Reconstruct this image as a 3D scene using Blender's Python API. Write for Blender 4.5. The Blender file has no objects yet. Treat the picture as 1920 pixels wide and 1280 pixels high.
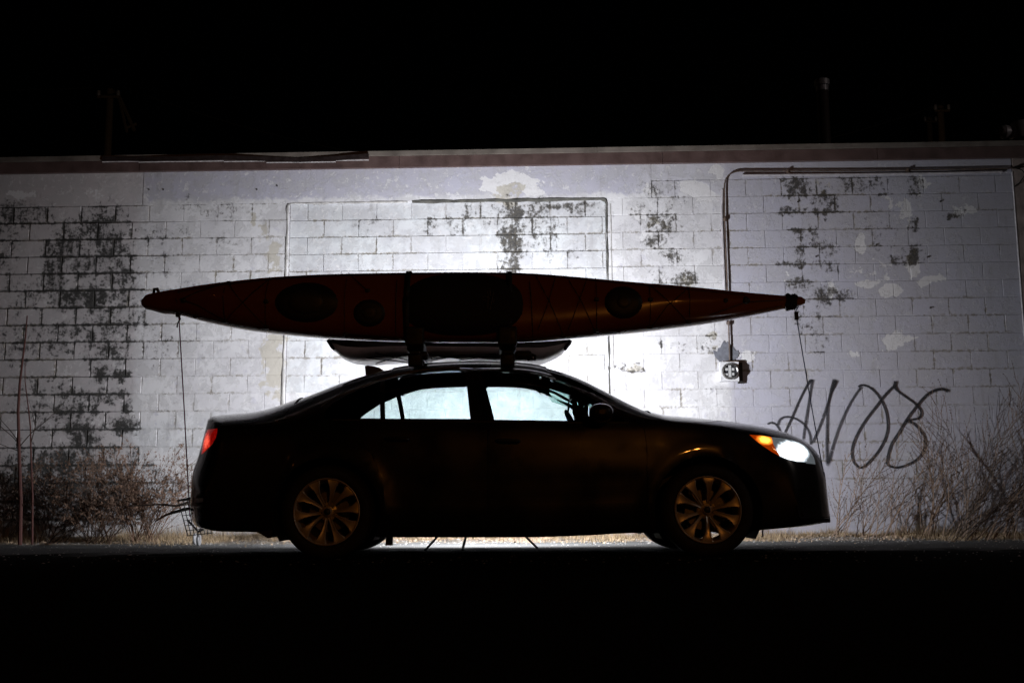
import bpy, bmesh, math, random
import numpy as np
from mathutils import Vector, Matrix
random.seed(7)
rng = np.random.default_rng(7)
S = bpy.context.scene
C = S.collection
R = math.radians

# ------------------------------------------------------------------ camera
FPX, YH, ROLL, CAMH = 2050.0, 945.0, R(.3), .383
PITCH = math.atan((YH - 640) / FPX)
fw = Vector((0, math.cos(PITCH), math.sin(PITCH)))
u0 = Vector((0, -math.sin(PITCH), math.cos(PITCH)))
r0 = Vector((1, 0, 0))
cr = r0 * math.cos(ROLL) - u0 * math.sin(ROLL)
cu = u0 * math.cos(ROLL) + r0 * math.sin(ROLL)
cam = bpy.data.cameras.new('camera')
cam.sensor_width = 36; cam.lens = FPX / 1920 * 36
cam.clip_start = .05; cam.clip_end = 2000
co = bpy.data.objects.new('camera', cam); C.objects.link(co)
M3 = Matrix((cr, cu, -fw)).transposed()
co.matrix_world = Matrix.Translation((0, 0, CAMH)) @ M3.to_4x4()
S.camera = co

# ------------------------------------------------------------------ night sky, exposure
W = bpy.data.worlds.new('World'); S.world = W; W.use_nodes = True
wn = W.node_tree.nodes; wl = W.node_tree.links
bg = wn['Background']
sky = wn.new('ShaderNodeTexSky'); sky.sky_type = 'NISHITA'; sky.sun_disc = False
sky.sun_elevation = R(8); sky.sun_rotation = R(200)
wl.new(sky.outputs[0], bg.inputs[0]); bg.inputs[1].default_value = .00003
S.view_settings.view_transform = 'Standard'; S.view_settings.look = 'None'
S.view_settings.exposure = 0; S.view_settings.gamma = 1
S.render.engine = 'CYCLES'
S.cycles.max_bounces = 5; S.cycles.diffuse_bounces = 3; S.cycles.transparent_max_bounces = 16
S.cycles.sample_clamp_indirect = 4

def light(name, kind, loc, energy, col, **k):
    l = bpy.data.lights.new(name, kind); l.energy = energy; l.color = col
    for a, b in k.items(): setattr(l, a, b)
    o = bpy.data.objects.new(name, l); C.objects.link(o); o.location = loc
    return o
FLASH = Vector((-.312, 9.98, 1.33))
fl = light('flash_light', 'SPOT', FLASH + Vector((0, .06, 0)), 900, (.93, .95, 1), spot_size=R(178), spot_blend=.5, shadow_soft_size=.03)
fl.rotation_euler = Vector((.03, 1, -.20)).to_track_quat('-Z', 'Y').to_euler()
# two unseen sodium street lamps across the road, behind the camera
sl = light('unseen_lamp_light', 'SPOT', (4.2, -9, 5.2), 330, (1, .34, .05), shadow_soft_size=.12, spot_size=R(36), spot_blend=.4)
sl.rotation_euler = (Vector((0, 8.6, 1.0)) - Vector((4.2, -9, 5.2))).to_track_quat('-Z', 'Y').to_euler()
light('unseen_lamp_light', 'POINT', (-15, -16, 7.0), 28, (1, .28, .05), shadow_soft_size=.15)
light('unseen_lamp_light', 'POINT', (16, 3, 9.0), 190, (1, .86, .80), shadow_soft_size=.15)  # added white lamp, unseen, to brighten the roof vents and right wall

light('unseen_lamp_light', 'POINT', (-8.5, 27, 7.0), 34, (1, .75, .5), shadow_soft_size=.12)  # added unseen lamp behind the building to lift the left pole
light('unseen_lamp_light', 'POINT', (10, 27, 7.0), 42, (1, .7, .45), shadow_soft_size=.12)  # another added lamp out of sight, brightening the right poles
# ------------------------------------------------------------------ helpers
def ray(px, py): return fw + cr * ((px - 960) / FPX) - cu * ((py - 640) / FPX)
def at(px, py, Y):
    d = ray(px, py); return d * (Y / d.y) + Vector((0, 0, CAMH))
WY0, WK = 12.28, .035
def wall(px, py, proud=0.0):
    d = ray(px, py); return d * ((WY0 - proud) / (d.y + WK * d.x)) + Vector((0, 0, CAMH))
def pchip(xs, ys):
    xs = np.array(xs, float); ys = np.array(ys, float)
    h = np.diff(xs); d = np.diff(ys) / h; m = np.zeros_like(xs)
    m[0] = d[0]; m[-1] = d[-1]
    for i in range(1, len(xs) - 1):
        m[i] = 0 if d[i-1] * d[i] <= 0 else 2 * d[i-1] * d[i] / (d[i-1] + d[i])
    def f(x):
        x = np.clip(x, xs[0], xs[-1]); i = np.clip(np.searchsorted(xs, x) - 1, 0, len(h) - 1)
        t = (x - xs[i]) / h[i]
        return ((2*t**3-3*t**2+1)*ys[i] + (t**3-2*t**2+t)*h[i]*m[i] + (-2*t**3+3*t**2)*ys[i+1] + (t**3-t**2)*h[i]*m[i+1])
    return f
def tag(o, label=None, cat=None, group=None, kind=None):
    for k, v in (('label', label), ('category', cat), ('group', group), ('kind', kind)):
        if v: o[k] = v
    return o
def empty(name, loc=(0, 0, 0), label=None, cat=None, group=None):
    o = bpy.data.objects.new(name, None); C.objects.link(o); o.location = loc
    return tag(o, label, cat, group)
def link(name, me, mat=None, parent=None, smooth=False, world=True):
    o = bpy.data.objects.new(name, me); C.objects.link(o)
    if mat:
        me.materials.clear(); me.materials.append(mat)
    if parent:
        o.parent = parent
        if world:
            q = parent; t = Vector((0, 0, 0))
            while q: t += q.location; q = q.parent
            o.location = -t
    if smooth:
        me.shade_smooth(); me.set_sharp_from_angle(angle=R(38))
    return o
def mesh(v, f):
    me = bpy.data.meshes.new('m'); me.from_pydata([tuple(p) for p in v], [], f); me.update(); return me
class MB:
    def __init__(s): s.v = []; s.f = []
    def add(s, v, f):
        n = len(s.v); s.v += [tuple(p) for p in v]; s.f += [tuple(i + n for i in q) for q in f]
    def box(s, c, d, rot=None):
        c = Vector(c); v = []
        for i in range(8):
            p = Vector(((i & 1) - .5, (i >> 1 & 1) - .5, (i >> 2) - .5)); p = Vector((p.x*d[0], p.y*d[1], p.z*d[2]))
            if rot: p = rot @ p
            v.append(c + p)
        s.add(v, [(0,2,3,1),(4,5,7,6),(0,1,5,4),(2,6,7,3),(0,4,6,2),(1,3,7,5)])
    def tube(s, pts, r, n=8, cap=True):
        pts = [Vector(p) for p in pts]; rs = r if isinstance(r, (list, tuple)) else [r] * len(pts)
        V = []; F = []; prev = None
        for i, p in enumerate(pts):
            t = (pts[min(i+1, len(pts)-1)] - pts[max(i-1, 0)])
            if t.length < 1e-9: t = Vector((0, 0, 1))
            t.normalize()
            if prev is None: a = t.orthogonal().normalized()
            else:
                a = prev - t * prev.dot(t)
                a = a.normalized() if a.length > 1e-6 else t.orthogonal().normalized()
            prev = a; b = t.cross(a)
            for k in range(n):
                th = 2*math.pi*k/n; V.append(p + (a*math.cos(th) + b*math.sin(th)) * rs[i])
        for i in range(len(pts)-1):
            for k in range(n):
                k2 = (k+1) % n; F.append((i*n+k, i*n+k2, (i+1)*n+k2, (i+1)*n+k))
        if cap and n > 2:
            F.append(tuple(range(n-1, -1, -1))); F.append(tuple((len(pts)-1)*n+k for k in range(n)))
        s.add(V, F)
    def lathe(s, prof, c, axis='y', n=48, closed=False):
        c = Vector(c); V = []; F = []; m = len(prof)
        for k in range(n):
            th = 2*math.pi*k/n; ca, sa = math.cos(th), math.sin(th)
            for (r, a) in prof:
                if axis == 'y': V.append(c + Vector((r*ca, a, r*sa)))
                elif axis == 'z': V.append(c + Vector((r*ca, r*sa, a)))
                else: V.append(c + Vector((a, r*ca, r*sa)))
        for k in range(n):
            k2 = (k+1) % n
            for j in range(m if closed else m-1):
                j2 = (j+1) % m; F.append((k*m+j, k*m+j2, k2*m+j2, k2*m+j))
        s.add(V, F)
    def build(s, name, mat, parent=None, smooth=False, **t):
        o = link(name, mesh(s.v, s.f), mat, parent, smooth)
        return tag(o, **t) if t else o

# ------------------------------------------------------------------ materials
def mat(name, col=(.5, .5, .5), rough=.6, metal=0, coat=0, spec=.5, emit=None, es=0, noise=0, nscale=20, bump=0, bscale=60, trans=0, sub=None):
    m = bpy.data.materials.new(name); m.use_nodes = True
    nt = m.node_tree; b = nt.nodes['Principled BSDF']
    b.inputs['Base Color'].default_value = (*col, 1); b.inputs['Roughness'].default_value = rough
    b.inputs['Metallic'].default_value = metal; b.inputs['Coat Weight'].default_value = coat
    b.inputs['Coat Roughness'].default_value = .04
    b.inputs['Specular IOR Level'].default_value = spec
    if emit: b.inputs['Emission Color'].default_value = (*emit, 1); b.inputs['Emission Strength'].default_value = es
    tc = None
    if noise or bump:
        tc = nt.nodes.new('ShaderNodeTexCoord')
    if noise:
        n = nt.nodes.new('ShaderNodeTexNoise'); n.inputs['Scale'].default_value = nscale; n.inputs['Detail'].default_value = 6
        nt.links.new(tc.outputs['Object'], n.inputs['Vector'])
        mr = nt.nodes.new('ShaderNodeMapRange'); mr.inputs[1].default_value = .3; mr.inputs[2].default_value = .7
        mr.inputs[3].default_value = 1 - noise; mr.inputs[4].default_value = 1 + noise
        nt.links.new(n.outputs[0], mr.inputs[0])
        mx = nt.nodes.new('ShaderNodeVectorMath'); mx.operation = 'SCALE'; mx.inputs[0].default_value = col
        nt.links.new(mr.outputs[0], mx.inputs['Scale']); nt.links.new(mx.outputs[0], b.inputs['Base Color'])
        mr2 = nt.nodes.new('ShaderNodeMapRange'); mr2.inputs[1].default_value = .3; mr2.inputs[2].default_value = .7
        mr2.inputs[3].default_value = max(0, rough - .12); mr2.inputs[4].default_value = min(1, rough + .12)
        nt.links.new(n.outputs[0], mr2.inputs[0]); nt.links.new(mr2.outputs[0], b.inputs['Roughness'])
    if bump:
        n = nt.nodes.new('ShaderNodeTexNoise'); n.inputs['Scale'].default_value = bscale; n.inputs['Detail'].default_value = 5
        nt.links.new(tc.outputs['Object'], n.inputs['Vector'])
        bp = nt.nodes.new('ShaderNodeBump'); bp.inputs['Strength'].default_value = bump; bp.inputs['Distance'].default_value = .01
        nt.links.new(n.outputs[0], bp.inputs['Height']); nt.links.new(bp.outputs[0], b.inputs['Normal'])
    return m
def glassmat(name, tint, rough=0.02, ior=1.3):
    m = bpy.data.materials.new(name); m.use_nodes = True; nt = m.node_tree
    nt.nodes.clear(); o = nt.nodes.new('ShaderNodeOutputMaterial')
    t = nt.nodes.new('ShaderNodeBsdfTransparent'); t.inputs[0].default_value = (*tint, 1)
    g = nt.nodes.new('ShaderNodeBsdfGlossy'); g.inputs['Roughness'].default_value = rough
    f = nt.nodes.new('ShaderNodeFresnel'); f.inputs[0].default_value = ior
    mx = nt.nodes.new('ShaderNodeMixShader')
    nt.links.new(f.outputs[0], mx.inputs[0]); nt.links.new(t.outputs[0], mx.inputs[1]); nt.links.new(g.outputs[0], mx.inputs[2])
    nt.links.new(mx.outputs[0], o.inputs[0]); return m

class NG:                                   # tiny node-graph helper
    def __init__(s, m): s.nt = m.node_tree
    def n(s, t, **k):
        q = s.nt.nodes.new(t)
        for a, b in k.items(): setattr(q, a, b)
        return q
    def l(s, a, b): s.nt.links.new(a, b)
    def math(s, op, a, b=None, clamp=False):
        q = s.n('ShaderNodeMath', operation=op, use_clamp=clamp)
        for i, x in enumerate((a, b)):
            if x is None: continue
            if isinstance(x, (int, float)): q.inputs[i].default_value = x
            else: s.l(x, q.inputs[i])
        return q.outputs[0]
    def mr(s, x, a, b, c=0., d=1., smooth=True):
        q = s.n('ShaderNodeMapRange', interpolation_type='SMOOTHSTEP' if smooth else 'LINEAR')
        s.l(x, q.inputs[0])
        for i, v in zip((1, 2, 3, 4), (a, b, c, d)): q.inputs[i].default_value = v
        return q.outputs[0]
    def noise(s, vec, sc, det=6, rough=.55, out=0, dist=0.):
        q = s.n('ShaderNodeTexNoise'); q.inputs['Scale'].default_value = sc; q.inputs['Detail'].default_value = det
        q.inputs['Roughness'].default_value = rough; q.inputs['Distortion'].default_value = dist
        s.l(vec, q.inputs['Vector']); return q.outputs[out]
    def mix(s, f, a, b):
        q = s.n('ShaderNodeMix', data_type='RGBA'); 
        if isinstance(f, (int, float)): q.inputs[0].default_value = f
        else: s.l(f, q.inputs[0])
        for i, x in ((6, a), (7, b)):
            if isinstance(x, tuple): q.inputs[i].default_value = (*x, 1)
            else: s.l(x, q.inputs[i])
        return q.outputs[2]

# blobs of age on the wall, in photograph pixels of the wall plane: (x, y, rx, ry, strength)
DIRT = [(25,400,60,30,.7),(60,400,50,28,.6),(190,430,50,50,.8),(130,440,35,30,.7),(118,470,38,36,.9),(205,465,45,40,.85),
 (150,500,50,30,.7),(105,520,22,50,.9),(175,490,60,25,.8),(225,520,40,40,.75),(135,562,36,20,1.25),(175,560,32,24,1.2),(240,550,30,40,.75),
 (130,620,35,20,.7),(190,610,55,38,.75),(255,600,25,30,.55),(200,655,45,28,.8),(190,702,22,16,1.1),(226,703,16,12,1.3),(110,650,30,20,.6),
 (150,742,60,16,.75),(195,742,40,16,.85),(135,775,60,22,.8),(232,800,26,16,1.3),(150,805,50,16,.85),(241,765,10,20,.9),
 (120,870,60,30,1.1),(160,830,30,30,1.),(60,900,90,60,.9),(170,920,120,70,1.),(40,640,60,60,.45),(50,560,50,50,.45),(90,760,80,60,.45),
 (10,470,30,60,.5),(0,430,30,30,.7),(300,440,60,20,.4),(350,375,25,10,.4)]
OLIVE = [(962,400,26,40,1.1),(962,450,24,45,1.15),(955,495,22,30,.95),(985,400,30,25,.7),(900,400,60,25,.5),(1070,385,60,9,1.),(1000,385,60,12,.8),
 (1100,395,40,14,.6),(850,420,90,30,.42),(1010,430,70,40,.45),(1050,470,80,40,.35),(700,430,60,40,.3),
 (1495,350,34,24,.95),(1545,372,26,26,.85),(1490,398,30,9,.9),(1545,400,40,10,.85),(1610,345,45,22,.7),(1520,440,40,14,.65),(1490,432,22,8,.9),(1545,460,30,22,.7),
 (1500,470,22,14,.7),(1488,495,26,10,1.),(1550,500,30,14,.7),(1500,535,30,12,.8),(1560,555,42,18,.85),(1520,600,40,14,.4),(1510,615,24,16,.7),(1535,645,26,16,.65),(1520,570,60,60,.4),
 (1712,478,20,22,1.1),(1685,488,18,14,.8),(1716,350,18,26,.75),(1715,420,16,20,.7),(1790,408,26,10,.9),(1800,405,20,20,.4),(1650,352,30,22,.45),(1640,430,60,80,.32),
 (1215,352,40,20,.6),(1200,395,22,22,.55),(1235,420,45,22,.7),(1265,385,30,18,.4),(1228,450,26,14,.8),(1260,478,30,18,.7),(1285,525,30,16,.9),(1235,520,30,20,.5),(1250,400,70,120,.30),
 (1330,645,24,20,.6),(1270,655,24,14,.45),(1240,645,10,12,.6),(1160,690,50,7,.6),(1190,690,20,10,.7),(1330,740,80,30,.25),(1250,560,60,30,.3),
 (430,395,80,20,.5),(440,452,50,8,.6),(360,390,40,16,.4),(400,470,80,60,.28),(360,560,60,60,.33),(300,650,60,60,.4),(310,500,60,60,.3),(340,760,80,50,.25),(330,640,80,20,.3)]
BARE = [(475,412,8,20,1.1),(518,480,26,40,.95),(516,560,26,60,1.05),(512,680,30,90,1.05),(497,440,14,30,.8),(960,355,40,16,.9),(950,375,50,14,.8),(1290,530,26,14,.9),(1335,640,26,26,.6),(1190,690,22,8,.9),
 (1225,420,34,22,.6),(1712,480,34,30,.6),(1440,330,40,20,.2),(1545,350,40,20,.5),(1585,345,40,26,.35)]
WHITE = [(925,350,34,20,1.3),(965,335,38,18,1.3),(995,350,26,26,1.2),(1010,365,16,10,1.2),(1300,355,40,16,1.3),(1325,365,16,22,1.3),(1342,323,16,14,1.2),(1195,400,16,20,1.),(1210,440,20,12,.9),(1215,352,12,14,.9),(1225,360,10,10,.9),
 (1700,400,20,40,.75),(1716,500,18,24,.9),(1745,527,34,9,1.2),(1630,530,36,12,.95),(1665,545,24,18,1.05),(1672,640,30,22,.95),(1690,632,40,12,.9),(1615,455,10,22,1.1),(1640,520,80,60,.45),(1805,400,30,22,.8),
 (1560,545,14,24,.8),(1480,560,20,60,.5),(1600,660,10,10,.7),(1730,345,14,30,.9),(1680,380,30,40,.5),(1600,300,60,8,.4),(1350,710,30,20,.8),(1400,670,22,10,.9),(40,365,40,10,.8),(180,365,30,10,.6)]
def wallmat(name, mortar=False, infill=False, smooth=False):
    m = bpy.data.materials.new(name); m.use_nodes = True; g = NG(m); b = g.nt.nodes['Principled BSDF']
    pos = g.n('ShaderNodeNewGeometry').outputs['Position']
    big = g.noise(pos, 5, 6, .65, out=1)
    dv = g.n('ShaderNodeVectorMath', operation='MULTIPLY_ADD'); g.l(big, dv.inputs[0]); dv.inputs[1].default_value = (.34, 0, .30); dv.inputs[2].default_value = (-.17, 0, -.15)
    av = g.n('ShaderNodeVectorMath', operation='ADD'); g.l(pos, av.inputs[0]); g.l(dv.outputs[0], av.inputs[1])
    fl_ = g.n('ShaderNodeVectorMath', operation='MULTIPLY'); g.l(av.outputs[0], fl_.inputs[0]); fl_.inputs[1].default_value = (1, 0, 1); P = fl_.outputs[0]
    def blobs(L, gain=1., grow=1.25):
        acc = None
        for (x, y, rx, ry, s) in L:
            w = wall(x, y); sc = 1/165.
            q = g.n('ShaderNodeVectorMath', operation='MULTIPLY_ADD'); g.l(P, q.inputs[0])
            ax, az = 1/(rx*sc*grow), 1/(ry*sc*grow)
            q.inputs[1].default_value = (ax, 0, az); q.inputs[2].default_value = (-w.x*ax, 0, -w.z*az)
            le = g.n('ShaderNodeVectorMath', operation='LENGTH'); g.l(q.outputs[0], le.inputs[0])
            v = g.mr(le.outputs['Value'], 1.15, .15, 0., s*gain)
            acc = v if acc is None else g.math('MAXIMUM', acc, v)
        return acc
    fine = g.noise(pos, 30, 9, .68); mid = g.noise(pos, 9, 7, .62); vf = g.noise(pos, 120, 4, .6)
    sep = g.n('ShaderNodeSeparateXYZ'); g.l(P, sep.inputs[0]); sep0 = g.n('ShaderNodeSeparateXYZ'); g.l(pos, sep0.inputs[0])
    # joint distance from the block's own UVs
    uv = g.n('ShaderNodeUVMap'); su = g.n('ShaderNodeSeparateXYZ'); g.l(uv.outputs[0], su.inputs[0])
    eu = g.math('MINIMUM', su.outputs[0], g.math('SUBTRACT', 1, su.outputs[0])); ev = g.math('MINIMUM', su.outputs[1], g.math('SUBTRACT', 1, su.outputs[1]))
    edge = g.math('MINIMUM', g.math('MULTIPLY', eu, 2), ev)      # 0 at the joint, .5 in the middle
    jn = g.mr(edge, .11, .0) if not (mortar or smooth) else None
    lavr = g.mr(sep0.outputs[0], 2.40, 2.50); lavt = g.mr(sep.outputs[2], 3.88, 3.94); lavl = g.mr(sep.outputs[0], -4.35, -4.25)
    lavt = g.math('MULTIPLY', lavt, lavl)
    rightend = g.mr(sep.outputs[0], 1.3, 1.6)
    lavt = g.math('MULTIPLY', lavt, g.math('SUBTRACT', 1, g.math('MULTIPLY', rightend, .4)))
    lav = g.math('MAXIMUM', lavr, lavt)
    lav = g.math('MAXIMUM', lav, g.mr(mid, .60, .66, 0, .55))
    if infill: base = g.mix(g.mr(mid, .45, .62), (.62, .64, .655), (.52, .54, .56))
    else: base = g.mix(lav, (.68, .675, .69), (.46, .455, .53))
    base = g.mix(g.mr(g.noise(pos, 2.2, 4, .5), .35, .65, 0, .42), base, (.43, .415, .45))
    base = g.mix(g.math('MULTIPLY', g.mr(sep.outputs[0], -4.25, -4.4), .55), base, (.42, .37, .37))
    pn = g.noise(pos, 5.5, 10, .74, dist=.3); zone = g.math('SUBTRACT', 1, g.math('MULTIPLY', lavr, .5))
    base = g.mix(g.math('MULTIPLY', g.mr(pn, .50, .525, 0, .42), zone), base, (.43, .425, .43))
    pn2 = g.noise(pos, 13, 9, .76, dist=.2); base = g.mix(g.math('MULTIPLY', g.mr(pn2, .565, .59, 0, .6), zone), base, (.70, .69, .69))
    oi = g.n('ShaderNodeObjectInfo').outputs['Random']
    base = g.mix(g.mr(oi, .0, 1., 0, .22, smooth=False), base, (.42, .41, .43))
    if jn:
        lowm = g.mr(g.noise(pos, 1.7, 3, .6), .44, .62); cr_ = g.mr(g.math('ADD', g.noise(pos, 24, 7, .75), g.math('MULTIPLY', g.mr(edge, .16, .0), .16)), .60, .66)
        crm = g.math('MULTIPLY', g.math('MULTIPLY', cr_, lowm), g.mr(edge, .17, .03, .12, .9)); base = g.mix(crm, base, (.24, .215, .175))
    wh = blobs(WHITE); br = blobs(BARE); dr = blobs(DIRT, 1.0, 1.6); ol = blobs(OLIVE, 1.05, 1.45)
    whm = g.mr(g.math('ADD', wh, g.math('MULTIPLY', g.math('SUBTRACT', mid, .5), 2.0)), .52, .60)
    base = g.mix(whm, base, (.66, .65, .66))
    brm = g.mr(g.math('ADD', br, g.math('MULTIPLY', g.math('SUBTRACT', mid, .5), 2.2)), .55, .75, 0, .85)
    base = g.mix(brm, base, (.45, .42, .36))
    st_v = g.n('ShaderNodeVectorMath', operation='MULTIPLY'); g.l(pos, st_v.inputs[0]); st_v.inputs[1].default_value = (9, 1, .9)
    drip = g.math('MULTIPLY', g.mr(g.noise(st_v.outputs[0], 1.0, 6, .65), .52, .72, 0, .42), g.mr(mid, .38, .6)); base = g.mix(drip, base, (.30, .285, .28))
    soft = g.mr(g.math('ADD', dr, g.math('MULTIPLY', g.math('SUBTRACT', mid, .5), 1.2)), .25, 1.3, 0, .60); base = g.mix(soft, base, (.17, .16, .16))
    softo = g.mr(g.math('ADD', ol, g.math('MULTIPLY', g.math('SUBTRACT', mid, .5), 1.2)), .3, 1.4, 0, .22); base = g.mix(softo, base, (.33, .31, .28))
    # dark mould, denser at the joints
    nz = g.math('MULTIPLY', g.math('SUBTRACT', fine, .5), 3.2); nz2 = g.math('MULTIPLY', g.math('SUBTRACT', mid, .5), 2.4)
    sv2 = g.n('ShaderNodeVectorMath', operation='MULTIPLY'); g.l(pos, sv2.inputs[0]); sv2.inputs[1].default_value = (14, 1, 4.)
    nz = g.math('ADD', g.math('ADD', nz, nz2), g.math('MULTIPLY', g.math('SUBTRACT', g.noise(sv2.outputs[0], 1., 6, .7), .5), 2.2))
    jb = g.math('MULTIPLY', jn, .50) if jn else (0.55 if mortar else -.1)
    dd = g.math('ADD', g.math('ADD', g.math('MULTIPLY', dr, .95), nz), jb); dm = g.mr(g.math('MULTIPLY', dd, g.mr(dr, .0, .35)), .38, 1.12, 0, .93)
    oo = g.math('ADD', g.math('ADD', ol, nz), jb); om = g.mr(g.math('MULTIPLY', oo, g.mr(ol, .0, .4)), .40, 1.18, 0, .9)
    stc = g.mix(g.mr(g.noise(pos, 45, 5, .7), .42, .6), (.012, .010, .008), (.062, .052, .036)); base = g.mix(om, base, stc)
    base = g.mix(dm, base, g.mix(g.mr(vf, .4, .62), (.008, .009, .008), (.045, .044, .040)))
    # thin broken grime along joints everywhere, and small chips
    if jn:
        gm = g.math('MULTIPLY', g.mr(edge, .055, .0), g.mr(g.noise(pos, 7, 5, .7), .54, .66, 0, .5)); base = g.mix(gm, base, (.20, .18, .15))
    chip = g.mr(g.noise(pos, 16, 5, .7), .645, .70, 0, .6); base = g.mix(chip, base, (.34, .32, .29))
    speck = g.mr(vf, .62, .74, 0, .5); base = g.mix(speck, base, (.25, .24, .22))
    if mortar:
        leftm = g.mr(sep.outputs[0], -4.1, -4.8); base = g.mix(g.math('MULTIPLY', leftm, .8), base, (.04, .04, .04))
    g.l(base, b.inputs['Base Color']); b.inputs['Roughness'].default_value = .75; b.inputs['Specular IOR Level'].default_value = .3
    h = g.math('ADD', g.math('MULTIPLY', g.mr(pn, .50, .525), -.3), g.math('MULTIPLY', g.mr(pn2, .565, .59), .3))
    h = g.math('ADD', h, g.math('MULTIPLY', fine, .8)); h = g.math('ADD', h, g.math('MULTIPLY', vf, .3)); h = g.math('SUBTRACT', h, g.math('MULTIPLY', om, .25)); h = g.math('ADD', h, g.math('MULTIPLY', whm, -.35))
    bp = g.n('ShaderNodeBump'); bp.inputs['Strength'].default_value = .55; bp.inputs['Distance'].default_value = .006
    g.l(h, bp.inputs['Height']); g.l(bp.outputs[0], b.inputs['Normal'])
    return m
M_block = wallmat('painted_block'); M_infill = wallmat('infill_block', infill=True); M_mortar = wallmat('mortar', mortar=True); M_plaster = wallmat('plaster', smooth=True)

# ------------------------------------------------------------------ ground
def ground_mat():
    m = bpy.data.materials.new('asphalt'); m.use_nodes = True; g = NG(m); b = g.nt.nodes['Principled BSDF']
    pos = g.n('ShaderNodeNewGeometry').outputs['Position']
    sp = g.n('ShaderNodeSeparateXYZ'); g.l(pos, sp.inputs[0])
    f = g.noise(pos, 90, 6, .7); big = g.noise(pos, 1.3, 5, .6); vo = g.n('ShaderNodeTexVoronoi'); vo.inputs['Scale'].default_value = 120; g.l(pos, vo.inputs[0])
    asp = g.mix(g.mr(f, .35, .7), (.008, .008, .008), (.020, .019, .018))
    asp = g.mix(g.mr(vo.outputs[1], .75, .95, 0, .5), asp, (.05, .048, .046))
    asp = g.mix(g.mr(big, .45, .7, 0, .5), asp, (.010, .010, .010))
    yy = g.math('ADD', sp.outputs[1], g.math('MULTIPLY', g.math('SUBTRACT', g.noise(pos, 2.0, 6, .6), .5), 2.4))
    lit_strip = g.mix(g.mr(f, .3, .7), (.045, .045, .045), (.17, .168, .165)); asp = g.mix(g.mr(yy, 8.7, 9.5), asp, lit_strip)  # paints in the lit strip beyond the car; darker front stands for its shadow
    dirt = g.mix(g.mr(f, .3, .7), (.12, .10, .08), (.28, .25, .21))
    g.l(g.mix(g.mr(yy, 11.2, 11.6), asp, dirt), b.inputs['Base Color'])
    b.inputs['Roughness'].default_value = .95; b.inputs['Specular IOR Level'].default_value = .0
    bp = g.n('ShaderNodeBump'); bp.inputs['Strength'].default_value = .8; bp.inputs['Distance'].default_value = .006
    g.l(g.math('ADD', f, g.math('MULTIPLY', vo.outputs[0], .5)), bp.inputs['Height']); g.l(bp.outputs[0], b.inputs['Normal'])
    return m
mb = MB(); mb.add([(-300, -120, 0), (300, -120, 0), (300, 500, 0), (-300, 500, 0)], [(0, 1, 2, 3)])
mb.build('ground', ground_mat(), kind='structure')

# ------------------------------------------------------------------ building
yaw = -math.atan(WK); cw = math.cos(yaw); sw = math.sin(yaw)
bld = empty('block_building', (0, WY0, 0), 'long low white painted concrete block building with peeling mouldy wall and brown roof edge', 'building')
bld.rotation_euler = (0, 0, yaw)
def wl_(p): p = Vector(p); return (p.x / cw, p.z)       # world point on the wall -> (s, z)
def bpart(name, me, m, loc=(0, 0, 0)):
    o = bpy.data.objects.new(name, me); C.objects.link(o); o.parent = bld; o.location = loc
    if m: me.materials.clear(); me.materials.append(m)
    return o
S0, S1, A0, A1, ZA = -7.9, 5.72, -2.60, 1.10, 3.862
ROW0, RH, PER = 2.053 - 10 * .2015, .2015, .404
AB = .90                                           # bottom of the filled-in opening
mb = MB()
def slab(b_, s0, s1, z0, z1, y0, y1): b_.box(((s0+s1)/2, (y0+y1)/2, (z0+z1)/2), (s1-s0, y1-y0, z1-z0))
for (a, b_, z0, z1) in ((S0, A0, -.1, 4.26), (A1, S1, -.1, 4.26), (A0, A1, -.1, AB), (A0, A1, ZA, 4.26)): slab(mb, a, b_, z0, z1, .0, .3)
slab(mb, A0, A1, AB, ZA, .052, .3)
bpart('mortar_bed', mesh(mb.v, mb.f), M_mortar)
cache = {}
def block_mesh(w, h, var, rim, proud):
    key = (round(w, 3), round(h, 3), var, rim, proud)
    if key in cache: return cache[key]
    rr = random.Random(int(w*977 + h*331 + var*17) & 0xffff)
    be = .007 if rim else .004; v = []; uvs = []
    for (ins, y) in ((0, .012), (0, -proud + be*.6), (be, -proud)):
        for (sx, sz) in ((0, 0), (1, 0), (1, 1), (0, 1)):
            x = sx*w + (ins if sx == 0 else -ins); z = sz*h + (ins if sz == 0 else -ins)
            if ins: x += rr.uniform(-.002, .002); z += rr.uniform(-.002, .002); y2 = y + rr.uniform(-.0012, .0012)
            else: y2 = y; x += rr.uniform(-.0012, .0012); z += rr.uniform(-.0012, .0012)
            v.append((x, y2, z)); uvs.append((sx if not ins else (.02 if sx == 0 else .98), sz if not ins else (.04 if sz == 0 else .96)))
    f = [(8, 9, 10, 11)]
    for a in (0, 4):
        for k in range(4): k2 = (k+1) % 4; f.append((a+k, a+k2, a+4+k2, a+4+k))
    me = mesh(v, f); ul = me.uv_layers.new(name='UVMap')
    for lp in me.loops: ul.data[lp.index].uv = uvs[lp.vertex_index]
    cache[key] = me; return me
blocks = []
for n in range(0, 20):
    z0 = ROW0 + RH*n; z1 = z0 + RH; even = (n % 2 == 0)
    regs = []
    if z1 <= ZA + .03 and z0 > AB - .05: regs = [(S0, A0, .21 if even else .01, 'l'), (A0 + .012, A1 - .012, .045 if even else .24, 'a'), (A1, S1, .07 if even else .275, 'r')]
    elif z0 < AB: regs = [(S0, S1, .21 if even else .01, 'l')]
    else: regs = [(1.62, S1, .07 if even else .275, 'r')]
    for (a, b_, ph, k) in regs:
        s = math.floor((a - ph) / PER) * PER + ph
        while s < b_:
            e0, e1 = max(s, a), min(s + PER, b_)
            if e1 - e0 > .04: blocks.append((e0, e1, z0, z1, k))
            s += PER
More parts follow.
